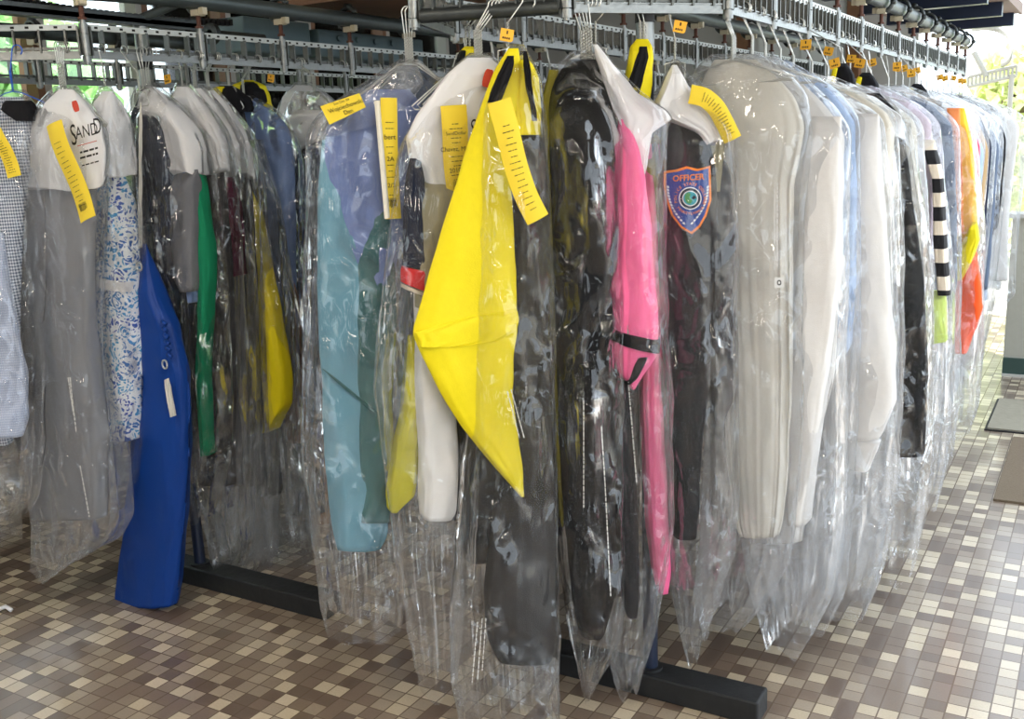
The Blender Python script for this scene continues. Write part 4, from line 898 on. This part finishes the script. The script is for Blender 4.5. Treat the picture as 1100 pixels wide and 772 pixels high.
e, pl = bagged('garment_in_plastic', 'black jacket with green and grey shirts under a cape, right of royal blue bag', 'garment', GL, L3(1.86), UB, [
    ('black_jacket', [(150, 172, 190), (200, 168, 196), (300, 174, 198), (400, 178, 204), (488, 182, 206)], 'black_cloth', dict(t=.05, folds=.25)),
    ('grey_shirt', [(182, 190, 212), (230, 189, 213), (300, 193, 214), (312, 200, 213)], 'mid_grey_cloth', dict(t=.03, off=-.03, folds=.2)),
    ('blue_sleeve', [(152, 198, 203), (180, 201, 207), (318, 205, 213), (324, 207, 212)], 'light_blue_cloth', dict(t=.02, off=-.02)),
    ('green_shirt', [(156, 206, 212), (220, 211, 222), (270, 216, 228), (290, 218, 228), (400, 214, 222), (488, 220, 226)], 'green_cloth', dict(t=.02, off=-.01, folds=.2)),
    ('paper_cape', [(93, 156, 166, .02), (115, 154, 186), (140, 158, 204), (162, 162, 212), (186, 186, 214)], PAPER, dict(expo=3, crinkle=.006, ragged=.008, t=0.031, off=-.02, folds=0.55)),
    ], [(89, 154, 170, .02), (112, 150, 192), (145, 158, 212), (180, 164, 220), (300, 168, 226), (420, 176, 232), (500, 186, 234), (554, 204, 226)], BAGC, bag_t=.085, nh=2, neck_px=(160, 92), half=.09, drop=.1, crinkle=.01)
for i, (a_, dx, dy, nm, lab) in enumerate([(1.95, 0, 0, 'dark_grey_cloth', 'dark shirts in plastic, front one of three overlapping white capes'), (2.02, 14, 2, 'mid_grey_cloth', 'dark and maroon shirts in plastic, middle one of three overlapping white capes'), (2.08, 28, 4, 'dark_grey_cloth', 'dark shirts in long plastic, rearmost of three overlapping white capes')]):
    pcs = [('paper_cape', [(93 + dy, 190 + dx, 202 + dx, .02), (110 + dy, 186 + dx, 216 + dx), (135 + dy, 192 + dx, 232 + dx), (155 + dy, 198 + dx, 240 + dx), (185 + dy, 203 + dx, 242 + dx, None, 184 + dy)], PAPER, dict(expo=3, crinkle=.006, ragged=.008, t=0.019, off=-.01, folds=0.33)),
           ('shirt', [(175, 200 + dx, 240 + dx), (300, 208 + dx, 246 + dx), (420, 214 + dx, 250 + dx), (520, 220 + dx, 250 + dx)], nm, dict(t=.02, folds=.4))]
    if i == 1: pcs.append(('maroon_shirt', [(190, 238, 250), (250, 243, 256), (296, 252, 257)], 'maroon_cloth', dict(t=.02, off=-.03)))
    bg_ = [(89 + dy, 189 + dx, 204 + dx, .02), (108 + dy, 182 + dx, 220 + dx), (140 + dy, 188 + dx, 242 + dx), (180, 198 + dx, 248 + dx), (300, 206 + dx, 254 + dx), (450, 216 + dx, 258 + dx), (560, 224 + dx, 262 + dx), (590 + 20 * i, 230 + dx, 262 + dx), (604 + 20 * i, 236 + dx, 252 + dx)]
    e, pl = bagged('garment_in_plastic', lab, 'garment', GL, L3(a_), UB, pcs, bg_, BAG if i < 2 else BAGM, bag_t=.055, nh=3 if i else 1, spread=.006, neck_px=(196 + dx, 92 + dy), half=.08, drop=.1, crinkle=.009, res=(96, 110), tags=[(181, 85)] if i == 0 else ())
e, pl = bagged('garment_in_plastic', 'yellow safety sleeve in a long clear bag reaching down over the rear foot', 'garment', GL, L3(2.15), UB, [
    ('yellow_sleeve', [(195, 260, 266), (250, 266, 282), (330, 271, 297), (400, 283, 309), (435, 290, 309), (462, 288, 293)], 'hi_vis_yellow_cloth', dict(t=.03, off=-.03, folds=.15)),
    ('dark_jacket', [(120, 236, 262), (200, 240, 280), (330, 244, 290), (460, 250, 296), (530, 255, 300)], 'dark_grey_cloth', dict(t=.03, off=.02, folds=.3)),
    ('black_collar', [(92, 236, 250, .02), (105, 234, 258), (120, 236, 262)], 'black_cloth', dict(t=.03, off=0)),
    ('yellow_collar', [(93, 233, 240), (105, 233, 239), (116, 235, 240)], 'hi_vis_yellow_cloth', dict(t=.025, off=-.02)),
    ], [(150, 244, 282, .03), (200, 244, 292), (330, 250, 312), (460, 252, 318), (560, 246, 326), (620, 238, 336), (645, 236, 340)], BAG, bag_t=.07, nh=2, spread=.006, neck_px=(246, 92), half=.05, drop=.06, crinkle=.011, res=(100, 120), ragged=.03)
e, pl = bagged('garment_in_plastic', 'light blue shirts in glossy plastic behind the yellow safety sleeve', 'garment', GL, L3(2.24), UB, [
    ('blue_shirt', [(105, 252, 266, .02), (118, 250, 292), (135, 250, 306), (160, 256, 312), (260, 266, 312), (350, 284, 312), (420, 290, 312)], 'light_blue_cloth', dict(t=.03, folds=.25)),
    ('tan_trousers', [(300, 300, 316), (400, 306, 324), (474, 312, 328)], 'brown_cloth', dict(t=.02, off=.02)),
    ], [(102, 250, 270, .02), (116, 248, 298), (138, 248, 314), (180, 254, 322), (300, 266, 326), (450, 290, 332), (560, 300, 336), (610, 306, 336)], BAGC, bag_t=.06, nh=2, spread=.006, neck_px=(262, 102), half=.1, drop=.08, crinkle=.009)
e, pl = bagged('safety_vest', 'black and yellow safety jacket collar above the light blue shirts', 'vest', GL, L3(2.30), UB, [
    ('collar', [(86, 262, 272, .02), (92, 254, 280), (102, 253, 282), (114, 272, 283), (122, 276, 281)], 'hi_vis_yellow_cloth', dict(t=.035)),
    ('collar_lining', [(88, 264, 272), (98, 263, 278), (110, 266, 279), (120, 272, 278)], 'black_cloth', dict(t=.03, off=-.02)),
    ], None, nh=1, neck_px=(268, 86), half=.03, drop=.03, tags=[(292, 84)])
e, pl = bagged('garment_in_plastic', 'dark navy jacket under a frosted cape in plastic, left of the periwinkle shirts', 'garment', GL, L3(2.42), UB, [
    ('navy_jacket', [(140, 312, 340), (160, 310, 345), (220, 308, 346), (320, 310, 344), (420, 312, 344), (550, 318, 348)], 'deep_navy_cloth', dict(t=.035, folds=.3)),
    ('frosted_cape', [(118, 318, 350), (135, 308, 352), (150, 306, 342), (166, 310, 318)], PAPER, dict(expo=3, crinkle=.006, ragged=.008, t=0.025, off=-.01, folds=0.44)),
    ('brown_trousers', [(480, 320, 352), (560, 326, 356), (600, 330, 352)], 'brown_cloth', dict(t=.03, off=.03, folds=.3)),
    ], [(98, 318, 350, .02), (125, 304, 356), (170, 302, 356), (300, 300, 352), (450, 304, 354), (560, 312, 358), (606, 320, 360)], BAG, bag_t=.065, nh=2, neck_px=(338, 98), half=.08, drop=.06, crinkle=.01)
e, pl = bagged('garment_in_plastic', 'white shirts with a small red mark on the cape, far along the left rail', 'garment', GL, L3(2.62), UB, [
    ('paper_cape', [(91, 318, 332, .02), (104, 305, 352), (120, 300, 370), (150, 304, 374)], PAPER, dict(expo=3, crinkle=.006, ragged=.008, t=0.019, folds=0.33)),
    ('white_shirt', [(145, 305, 372), (300, 312, 372), (480, 320, 372)], 'grey_cloth', dict(t=.03, folds=.3)),
    ], [(88, 316, 334, .02), (104, 302, 356), (125, 296, 376), (300, 304, 378), (480, 314, 378), (560, 322, 376)], BAG, bag_t=.05, nh=2, neck_px=(326, 90), half=.1, drop=.07)
blob(e, pl, (329, 108), 2.4, 3, REDI, .045)

# rows built straight in rail coordinates for the plainer garments
def plain(hook, u, lab, grp, body, col2=None, hem=.45, half=.21, bagz=.12, bagmat=None, sd=0, nh=1, tagp=.0, sleeve=None, slv_hem=.6, t=.028, cape=None, name='garment_in_plastic', res=(56, 64), tk=False, shoulder=1.245):
    r = random.Random(sd * 31 + 5)
    pl = Plane(hook, u); e = empty(name, (hook[0], hook[1], 0), lab, 'garment', grp)
    un = np.array(PERP(pl.u)); nz_ = 1.375 + r.uniform(-.008, .01)
    for k in range(nh):
        q = (k - (nh - 1) / 2) * .006; hanger(e, np.array([hook[0], hook[1], 0]) + un * q, pl, pl.pt(0, nz_, 0) + un * q * .6, half=half * .72, drop=.075)
    j = lambda s=.01: r.uniform(-s, s)
    A2 = lambda u0, u1, z0, z1=None, t_=None: (np.array([u0, z0]), np.array([u1, z1 if z1 is not None else z0]), t_)
    sh = shoulder + j(.015)
    body_rows = [A2(-.05, .05, nz_ - .02, None, .02), A2(-half * .62, half * .62, sh + .055), A2(-half * .93, half * .93, sh), A2(-half, half, sh - .05), A2(-half * .97 + j(), half * .96 + j(), .8), A2(-half * .96 + j(), half * .95 + j(), hem, hem + j(.03))]
    loft('garment_body', pl, body_rows, C[body] if isinstance(body, str) else body, e, t=t, folds=.32, nf=5, nth=48, nv=36, uz=True, seed=sd)
    if sleeve:
        for sg in (-1, 1):
            x = half * .9 * sg
            rows = [A2(min(x, x - .09 * sg), max(x, x - .09 * sg), sh + .01, None, .03), A2(x - .05 * (1 if sg < 0 else 1.4), x + .05 * (1.4 if sg < 0 else 1), sh - .1), A2(x - .045, x + .045, .9), A2(x - .04, x + .04, slv_hem + .04), A2(x - .036, x + .036, slv_hem)]
            loft('sleeve', pl, rows, C[sleeve] if isinstance(sleeve, str) else sleeve, e, t=.03, off=-.012, folds=.2, nf=3, nth=32, nv=30, uz=True, seed=sd + 3 + sg)
    if cape:
        rows = [A2(-.05, .05, nz_ - .012, None, .025), A2(-half * .66, half * .66, sh + .062), A2(-half * 1.0, half * 1.0, sh + .002), A2(-half * 1.02, half * 1.02, sh - .11, sh - .12 + j(.02))]
        loft('paper_cape', pl, rows, cape, e, t=t + .004, folds=.3, expo=3, ragged=.006, nth=48, nv=20, uz=True, seed=sd + 9)
    if tagp and r.random() < tagp: number_tag(e, pl.pt(.004, 1.44 + j(.006), -.004), pl.u, ang=j(.3))
    if bagz is not None:
        rows = [A2(-.055, .055, nz_ - .006, None, .03), A2(-half * .7, half * .7, sh + .07), A2(-half * 1.06, half * 1.06, sh + .01), A2(-half * 1.12, half * 1.12, sh - .1), A2(-half * 1.1 + j(), half * 1.1 + j(), .8), A2(-half * 1.08 + j(.015), half * 1.06 + j(.015), .4), A2(-half * 1.0 + j(.02), half * .98 + j(.02), bagz + .05), A2(-half * .86 + j(.03), half * .84 + j(.03), bagz)]
        loft('plastic_bag', pl, rows, bagmat or BAG, e, t=.042, folds=.35, nf=6, crinkle=.008, nth=res[0], nv=res[1], expo=2.3, seed=sd + 21, open_bottom=True, smooth=2, ragged=.016, sway=.005, uz=True, ncr=150)
    return e, pl

# ------------------------------------------------------------------ right run
GR = 'bagged garments on the right rail'
def R1(a): return (-.69, a)
e, pl = bagged('garment_in_plastic', 'long grey white gown in plastic, first on the right rail beside badge jacket', 'garment', GR, (-.70, 2.085), UB, [
    ('gown', [(64, 768, 812, .02), (80, 757, 832), (104, 750, 854), (135, 756, 864), (200, 764, 851), (300, 770, 850), (400, 776, 850), (500, 782, 846), (560, 790, 840), (574, 796, 836)], 'grey_white_cloth', dict(t=.024, folds=.75, nf=11, nth=120, nv=90, expo=2.2)),
    ], [(58, 764, 816, .02), (74, 746, 845), (100, 740, 868), (140, 744, 872), (250, 754, 862), (400, 760, 862), (520, 758, 858), (600, 752, 850), (640, 748, 830), (672, 760, 800)], BAGM, bag_t=.07, nh=5, spread=.008, neck_px=(788, 62), half=.13, drop=.04, crinkle=.009, res=(120, 140), ragged=.02)
e, pl = bagged('garment_in_plastic', 'white coat with a crisp side seam in clear plastic, behind the grey white gown', 'garment', GR, R1(2.17), UB, [
    ('coat', [(66, 790, 830, .02), (84, 780, 856), (112, 780, 886), (142, 784, 907), (200, 790, 904), (300, 796, 902), (400, 800, 896), (500, 804, 872), (580, 808, 862)], 'white_cloth', dict(t=.026, folds=.6, nf=10, expo=2.2)),
    ('sleeve', [(125, 872, 904), (200, 862, 905), (300, 856, 903), (400, 850, 892), (500, 848, 876), (560, 848, 868)], 'white_cloth', dict(t=.035, off=-.03, folds=.25)),
    ], [(60, 788, 834, .02), (78, 776, 862), (108, 770, 893), (138, 772, 914), (300, 784, 910), (450, 790, 906), (580, 796, 900), (640, 806, 892), (684, 824, 866)], BAGM, bag_t=.075, nh=3, spread=.007, neck_px=(808, 62), half=.14, drop=.05, crinkle=.01, res=(110, 130), ragged=.025)
e, pl = bagged('garment_in_plastic', 'pale blue shirt sliver in plastic between two white coats', 'garment', GR, R1(2.27), UB, [
    ('shirt', [(70, 800, 840, .02), (95, 800, 890), (130, 805, 917), (200, 815, 919), (300, 820, 918), (370, 830, 914), (380, 840, 908)], 'pale_blue_cloth', dict(t=.035, folds=.25)),
    ], [(64, 798, 846, .02), (92, 792, 898), (126, 796, 924), (300, 806, 924), (450, 814, 922), (560, 822, 916), (640, 832, 908), (670, 840, 890)], BAGM, bag_t=.06, nh=2, neck_px=(822, 68), half=.14, drop=.05, crinkle=.008)
e, pl = bagged('garment_in_plastic', 'white shirt with its long sleeve and square cuff showing through the plastic', 'garment', GR, R1(2.36), UB, [
    ('shirt', [(76, 812, 846, .02), (100, 820, 892), (128, 826, 936), (200, 836, 940), (300, 842, 945), (420, 848, 945), (480, 850, 930)], 'white_cloth', dict(t=.035, folds=.2)),
    ('sleeve', [(122, 906, 944), (160, 906, 946), (240, 906, 952), (330, 905, 958), (430, 904, 963), (468, 904, 946), (470, 904, 944)], 'white_cloth', dict(t=.03, off=-.03, folds=.12, nf=2)),
    ('cuff', [(468, 904, 946, None, 474), (498, 906, 933, None, 505)], 'white_cloth', dict(t=.026, off=-.032, folds=.08, smooth=0)),
    ], [(70, 808, 850, .02), (96, 806, 900), (124, 812, 947), (250, 822, 962), (430, 828, 968), (540, 836, 958), (620, 846, 944), (655, 860, 926)], BAGM, bag_t=.07, nh=3, spread=.006, neck_px=(838, 74), half=.15, drop=.05, crinkle=.01, res=(100, 120), ragged=.02)
e, pl = bagged('garment_in_plastic', 'cream short sleeved shirt in plastic in front of the black dress', 'garment', GR, R1(2.47), UB, [
    ('shirt', [(84, 840, 870, .02), (100, 850, 920), (120, 856, 952), (140, 860, 960), (200, 866, 956), (288, 872, 958), (330, 880, 950)], 'cream_cloth', dict(t=.035, folds=.2)),
    ], [(78, 836, 874, .02), (96, 842, 926), (120, 846, 962), (250, 856, 970), (400, 862, 974), (520, 868, 966), (600, 878, 952), (632, 888, 940)], BAGM, bag_t=.06, nh=2, neck_px=(852, 80), half=.15, drop=.05, crinkle=.009, tags=[(866, 48)])
e, pl = bagged('garment_in_plastic', 'long black dress in clear plastic hanging in the middle of the right rail', 'garment', GR, R1(2.60), UB, [
    ('dress', [(100, 900, 945, .02), (125, 905, 968), (150, 910, 971), (250, 930, 985), (330, 945, 994), (400, 955, 996), (487, 965, 993)], 'black_cloth', dict(t=.035, folds=.25)),
    ('paper_cape', [(88, 868, 892, .02), (104, 870, 940), (124, 874, 968), (150, 880, 972)], PAPER, dict(expo=3, crinkle=.006, ragged=.008, t=0.028, off=-.008, folds=0.44)),
    ('care_label', [(292, 955, 963), (304, 955, 963)], 'white_cloth', dict(t=.003, off=-.06, folds=0, smooth=0)),
    ], [(82, 864, 896, .02), (102, 866, 946), (124, 870, 978), (250, 882, 996), (400, 890, 1002), (500, 896, 1000), (570, 904, 994), (612, 914, 984)], BAGC, bag_t=.07, nh=2, neck_px=(872, 86), half=.15, drop=.05, crinkle=.011, res=(100, 120), ragged=.02, tags=[(897, 68)])
e, pl = bagged('garment_in_plastic', 'pale grey suit in a milky bag, next back from the black dress', 'garment', GR, R1(2.76), UB, [
    ('suit', [(92, 886, 908, .02), (108, 890, 955), (130, 894, 984), (250, 906, 990), (400, 914, 990), (480, 920, 984)], 'grey_white_cloth', dict(t=.035, folds=.25)),
    ], [(86, 882, 912, .02), (106, 884, 962), (130, 888, 992), (300, 902, 1002), (450, 910, 1002), (530, 918, 996), (590, 926, 986)], BAGM, bag_t=.06, nh=2, neck_px=(889, 90), half=.15, drop=.05, tags=[(924, 68)])
e, pl = bagged('garment_in_plastic', 'lime green skirt under a black and cream striped sleeve in plastic', 'garment', GR, R1(3.02), UB, [
    ('striped_sleeve', [(150, 988, 1004), (190, 1002, 1013), (250, 1004, 1016), (316, 1008, 1021)], STRIPE, dict(t=.03, off=-.03, folds=.1, nf=2)),
    ('lime_skirt', [(312, 990, 1016), (340, 988, 1016), (366, 986, 1018), (380, 984, 996, None, 366)], 'lime_cloth', dict(t=.03, off=0, folds=.2)),
    ('white_shirt', [(96, 912, 932, .02), (110, 914, 978), (130, 920, 1000), (200, 926, 1002), (320, 934, 1000)], 'lilac_cloth', dict(t=.03, off=.01, folds=.25)),
    ], [(92, 908, 936, .02), (108, 910, 984), (130, 914, 1010), (300, 928, 1024), (440, 936, 1024), (500, 940, 1018), (540, 950, 1008)], BAGM, bag_t=.07, nh=2, neck_px=(910, 92), half=.16, drop=.05, res=(96, 110))
e, pl = bagged('garment_in_plastic', 'slate blue shirt in plastic just in front of the orange jacket', 'garment', GR, R1(3.32), UB, [
    ('shirt', [(100, 934, 954, .02), (112, 938, 1000), (132, 942, 1022), (230, 950, 1028), (300, 956, 1028), (330, 960, 1024)], 'slate_cloth', dict(t=.03, folds=.25)),
    ], [(96, 930, 958, .02), (110, 932, 1006), (132, 936, 1030), (300, 948, 1034), (430, 956, 1032), (500, 964, 1020)], BAGM, bag_t=.06, nh=2, neck_px=(936, 96), half=.16, drop=.05, tags=[(964, 71)])
e, pl = bagged('garment_in_plastic', 'orange and yellow high visibility jacket in plastic toward the far end of the right rail', 'garment', GR, R1(3.62), UB, [
    ('amber_sleeve', [(116, 1018, 1036), (150, 1022, 1044), (200, 1026, 1048), (240, 1026, 1050), (262, 1024, 1048)], 'amber_cloth', dict(t=.03, off=-.02, folds=.2)),
    ('orange_stripe', [(116, 1017, 1031), (180, 1021, 1034), (250, 1024, 1036)], 'peach_cloth', dict(t=.02, off=-.04)),
    ('yellow_cuff', [(238, 1044, 1050), (257, 1036, 1052), (280, 1026, 1046), (300, 1022, 1034)], 'hi_vis_yellow_cloth', dict(t=.03, off=-.045, folds=.1)),
    ('orange_sleeve', [(262, 1040, 1048), (300, 1026, 1053), (330, 1024, 1055.5), (350, 1022, 1050), (362, 1024, 1044), (378, 1026, 1039)], 'orange_cloth', dict(t=.035, off=-.03, folds=.15)),
    ('jacket_body', [(104, 952, 972, .02), (118, 956, 1010), (140, 960, 1034), (300, 972, 1036), (360, 980, 1030)], 'tan_cloth', dict(t=.03, off=.02, folds=.2)),
    ], [(98, 948, 976, .02), (112, 952, 1022), (132, 954, 1046), (250, 962, 1060), (380, 970, 1058), (440, 978, 1050), (462, 988, 1042)], BAGM, bag_t=.085, nh=2, neck_px=(954, 98), half=.16, drop=.05, res=(96, 110), tags=[(979, 79)])
far = [(2.89, 'white_cloth', 'white shirt in plastic between the grey suit and the striped sleeve', .42, None, BAGM), (3.17, 'lilac_cloth', 'pale lilac blouse in plastic behind the striped sleeve', .5, None, BAGM), (3.47, 'white_cloth', 'white shirt in plastic squeezed between the slate shirt and the orange jacket', .42, None, BAGM),
       (3.76, 'lilac_cloth', 'pale lilac shirt in plastic just behind the orange jacket', .45, 'white_cloth', BAGM), (3.90, 'black_cloth', 'black jacket in plastic, second behind the orange jacket', .62, 'black_cloth', BAGM), (4.04, 'white_cloth', 'white shirt in plastic, third behind the orange jacket', .4, None, BAGM),
       (4.18, 'rose_cloth', 'dark red blouse in plastic, fourth behind the orange jacket', .7, 'rose_cloth', BAGM), (4.32, 'pale_blue_cloth', 'pale blue shirt in plastic, fifth behind the orange jacket', .42, 'pale_blue_cloth', BAGM), (4.46, 'brown_cloth', 'brown patterned top in plastic, sixth behind the orange jacket', .62, 'tan_cloth', BAGM),
       (4.60, 'navy_cloth', 'navy jacket in plastic, seventh behind the orange jacket', .5, 'navy_cloth', BAGM), (4.76, 'white_cloth', 'white coat in plastic, eighth behind the orange jacket', .36, None, BAGM), (4.92, 'slate_cloth', 'slate jacket in plastic, ninth behind the orange jacket', .46, 'slate_cloth', BAGM),
       (5.08, 'pale_blue_cloth', 'pale blue shirt in plastic, tenth behind the orange jacket', .42, None, BAGM), (5.22, 'black_cloth', 'short black jacket in plastic, eleventh behind the orange jacket', .70, 'black_cloth', BAGM), (5.36, 'white_cloth', 'wide white coat in plastic, twelfth behind the orange jacket', .5, None, BAGM),
       (5.62, 'white_cloth', 'white shirt in short plastic next to last at the far end of the right rail', .56, None, BAGM), (5.74, 'pale_blue_cloth', 'pale blue shirt in short plastic last at the far end of the right rail', .56, None, BAGM)]
for i, (a_, colr, lab, hem, slv, bm_) in enumerate(far):
    short = a_ > 5.3; wide = 5.3 < a_ < 5.5
    plain(R1(a_), UB, lab, GR, colr, hem=hem, half=.30 if wide else (.20 if a_ == 3.47 else .235 if not short else .225), bagz=(.14 + .03 * (i % 3)) if not short else (.34 if wide else .42), bagmat=bm_, sd=200 + i, nh=1 + i % 3, tagp=.7, sleeve=slv, slv_hem=hem + (.05 if i % 2 else -.06), cape=PAPER if i % 3 == 0 else None)
# ------------------------------------------------------------------ inner run and the far left run
GI = 'bagged garments on the inner rail'
inner = [(2.04, 'navy_cloth', 'navy jacket in plastic'), (2.16, 'grey_white_cloth', 'grey white shirt in plastic'), (2.30, 'dark_grey_cloth', 'dark grey trousers in plastic'), (2.44, 'white_cloth', 'white shirt in plastic'), (2.60, 'black_cloth', 'black coat in plastic'), (2.78, 'mid_grey_cloth', 'mid grey suit in plastic'), (2.98, 'white_cloth', 'white blouse in plastic'), (3.2, 'black_cloth', 'black dress in plastic')]
ordn = ['first', 'second', 'third', 'fourth', 'fifth', 'sixth', 'seventh', 'eighth', 'ninth', 'tenth']
for i, (a_, colr, lab) in enumerate(inner):
    plain((-1.30, a_), UB, f'{lab}, {ordn[i]} back along the inner rail behind the front garments', GI, colr, hem=.3 + .05 * (i % 3), half=.215, bagz=.12 + .03 * (i % 2), sd=300 + i, nh=1 + i % 2, tagp=.5, cape=PAPER if i % 2 else None)
back = [(2.80, 'light_blue_cloth', 'light blue shirt in plastic'), (2.98, 'white_cloth', 'white shirt in plastic'), (3.18, 'grey_cloth', 'grey jacket in plastic'), (3.40, 'white_cloth', 'white coat in plastic'), (3.64, 'dark_grey_cloth', 'dark grey coat in plastic')]
for i, (a_, colr, lab) in enumerate(back):
    plain(L3(a_), UB, f'{lab}, {ordn[i]} beyond the red marked cape on the left rail', GL, colr, hem=.35, half=.21, bagz=.14, sd=400 + i, nh=1, tagp=.4, cape=PAPER if i % 2 else None)
e, pl = plain((-2.62, 1.43), (.1, 1), 'pink lilac shirt in plastic at the left edge behind the gingham shirt', GL, 'lilac_cloth', half=.2, hem=.5, bagz=.2, sd=500)

# more safety vests whose collars show between the bags
def vest(a_, b_, px, y, lab, grp, n=1, u=UB, yel=False):
    e, pl = bagged('safety_vest', lab, 'vest', grp, (b_, a_), u, [
        ('collar', [(y, px - 4, px + 5, .015), (y + 5, px - 8, px + 9), (y + 12, px - 10, px + 13), (y + 30, px - 12, px + 16)], ('hi_vis_yellow_cloth' if yel else 'black_cloth'), dict(t=.018, crinkle=.001)),
        ('collar_edge', [(y + 4, px - 8, px - 3), (y + 9, px - 10, px - 4), (y + 20, px - 11, px - 7)], ('black_cloth' if yel else 'hi_vis_yellow_cloth'), dict(t=.012, off=-.012, crinkle=.001)),
        ('vest_body', [(y + 28, px - 14, px + 16), (y + 70, px - 18, px + 18), (y + 200, px - 16, px + 16), (y + 215, px - 14, px + 14)], 'black_cloth', dict(t=.02)),
        ], None, nh=n, neck_px=(px, y + 4), half=.03, drop=.03)
vest(1.80, -1.10, 503, 50, 'yellow and black safety vest peeking out behind the red marked cape', G1, 2, yawed(18), True)
vest(2.68, -.69, 904, 68, 'black and yellow safety vest collar behind the black dress on the right rail', GR)
vest(3.10, -.69, 930, 78, 'black and yellow safety vest collar just behind the striped sleeve', GR)
vest(3.96, -.69, 985, 90, 'black and yellow safety vest collar behind the orange jacket on the right rail', GR)

# white warning print on the film
from mathutils.bvhtree import BVHTree
PRINTM = pmat('white_film_print', srgb(206, 206, 204), .7)
def find(lab):
    e = [o for o in bpy.data.objects if o.get('label', '').startswith(lab)][0]
    b = [c for c in bpy.data.objects if c.parent == e and c.name.startswith('plastic_bag')][0]
    base = world_base(e); return e, b, BVHTree.FromPolygons([v.co + base for v in b.data.vertices], [p.vertices[:] for p in b.data.polygons])
def film_print(lab, lines, boxes=(), wpx=1.2):
    e, b, t = find(lab); mb = MB(); r = random.Random(len(lab))
    def at_(x, y):
        d = Vector(ray(x, y)).normalized(); h = t.ray_cast(Vector(EYE), d)
        return None if h[0] is None else np.array(h[0] - d * .0012)
    for (x0, y0, x1, y1) in lines:
        L = math.hypot(x1 - x0, y1 - y0); s = 0; ux, uy = (x1 - x0) / L, (y1 - y0) / L; nx, ny = -uy, ux
        while s < L:
            q = min(L, s + r.uniform(2, 6)); c = [at_(x0 + ux * k + nx * m_ * wpx / 2, y0 + uy * k + ny * m_ * wpx / 2) for k, m_ in ((s, -1), (q, -1), (q, 1), (s, 1))]
            if all(v is not None for v in c): mb.add(c, [(0, 1, 2, 3)])
            s = q + r.uniform(.8, 1.6)
    if mb.v: mb.build('film_print', PRINTM, b)
    for (x0, y0, x1, y1) in boxes:
        c = [at_(x0, y0), at_(x1, y0), at_(x1, y1), at_(x0, y1)]
        if all(v is not None for v in c):
            m2 = MB(); m2.add(c, [(0, 1, 2, 3)]); o = m2.build('print_box', PRINTM, b)
            cx, cy = (x0 + x1) / 2, (y0 + y1) / 2; w_ = (x1 - x0) * .3
            k = MB(); ring = []
            for th_ in np.linspace(0, 6.283, 12, endpoint=False):
                for rr in (w_, w_ * .6):
                    p = at_(cx + rr * math.cos(th_) * .8, cy + rr * math.sin(th_)); ring.append(p if p is not None else np.zeros(3))
            tow = np.array(ray(cx, cy)); tow /= np.linalg.norm(tow); ring = [p - tow * .001 for p in ring]
            k.add(ring, [(2 * i, (2 * i + 2) % 24, (2 * i + 3) % 24, 2 * i + 1) for i in range(12)]); k.build('print_mark', INK, o)
film_print('long grey white gown', [(832, 195, 832, 290), (835, 196, 835, 288), (841, 200, 841, 296), (844, 202, 844, 292)], [(832, 298, 842, 309)], 1.3)
film_print('cream short sleeved', [(951, 232, 952, 286), (955, 236, 956, 286)], [(954, 291, 962, 303)], 1.2)
film_print('long black gown', [(646, 458, 650, 520), (650, 520, 656, 640), (627, 430, 627, 545)], (), 1.2)
film_print('pink gown', [(668, 270, 672, 330), (672, 330, 676, 372), (675, 410, 684, 520)], (), 1.4)
film_print('bright yellow and black', [(545, 420, 558, 470), (549, 418, 563, 470), (513, 668, 507, 735), (518, 664, 513, 730), (522, 664, 518, 720)], (), 1.1)
film_print('grey shirts in plastic', [(73, 405, 79, 445), (75, 405, 82, 465), (86, 500, 96, 555)], (), 1.2)
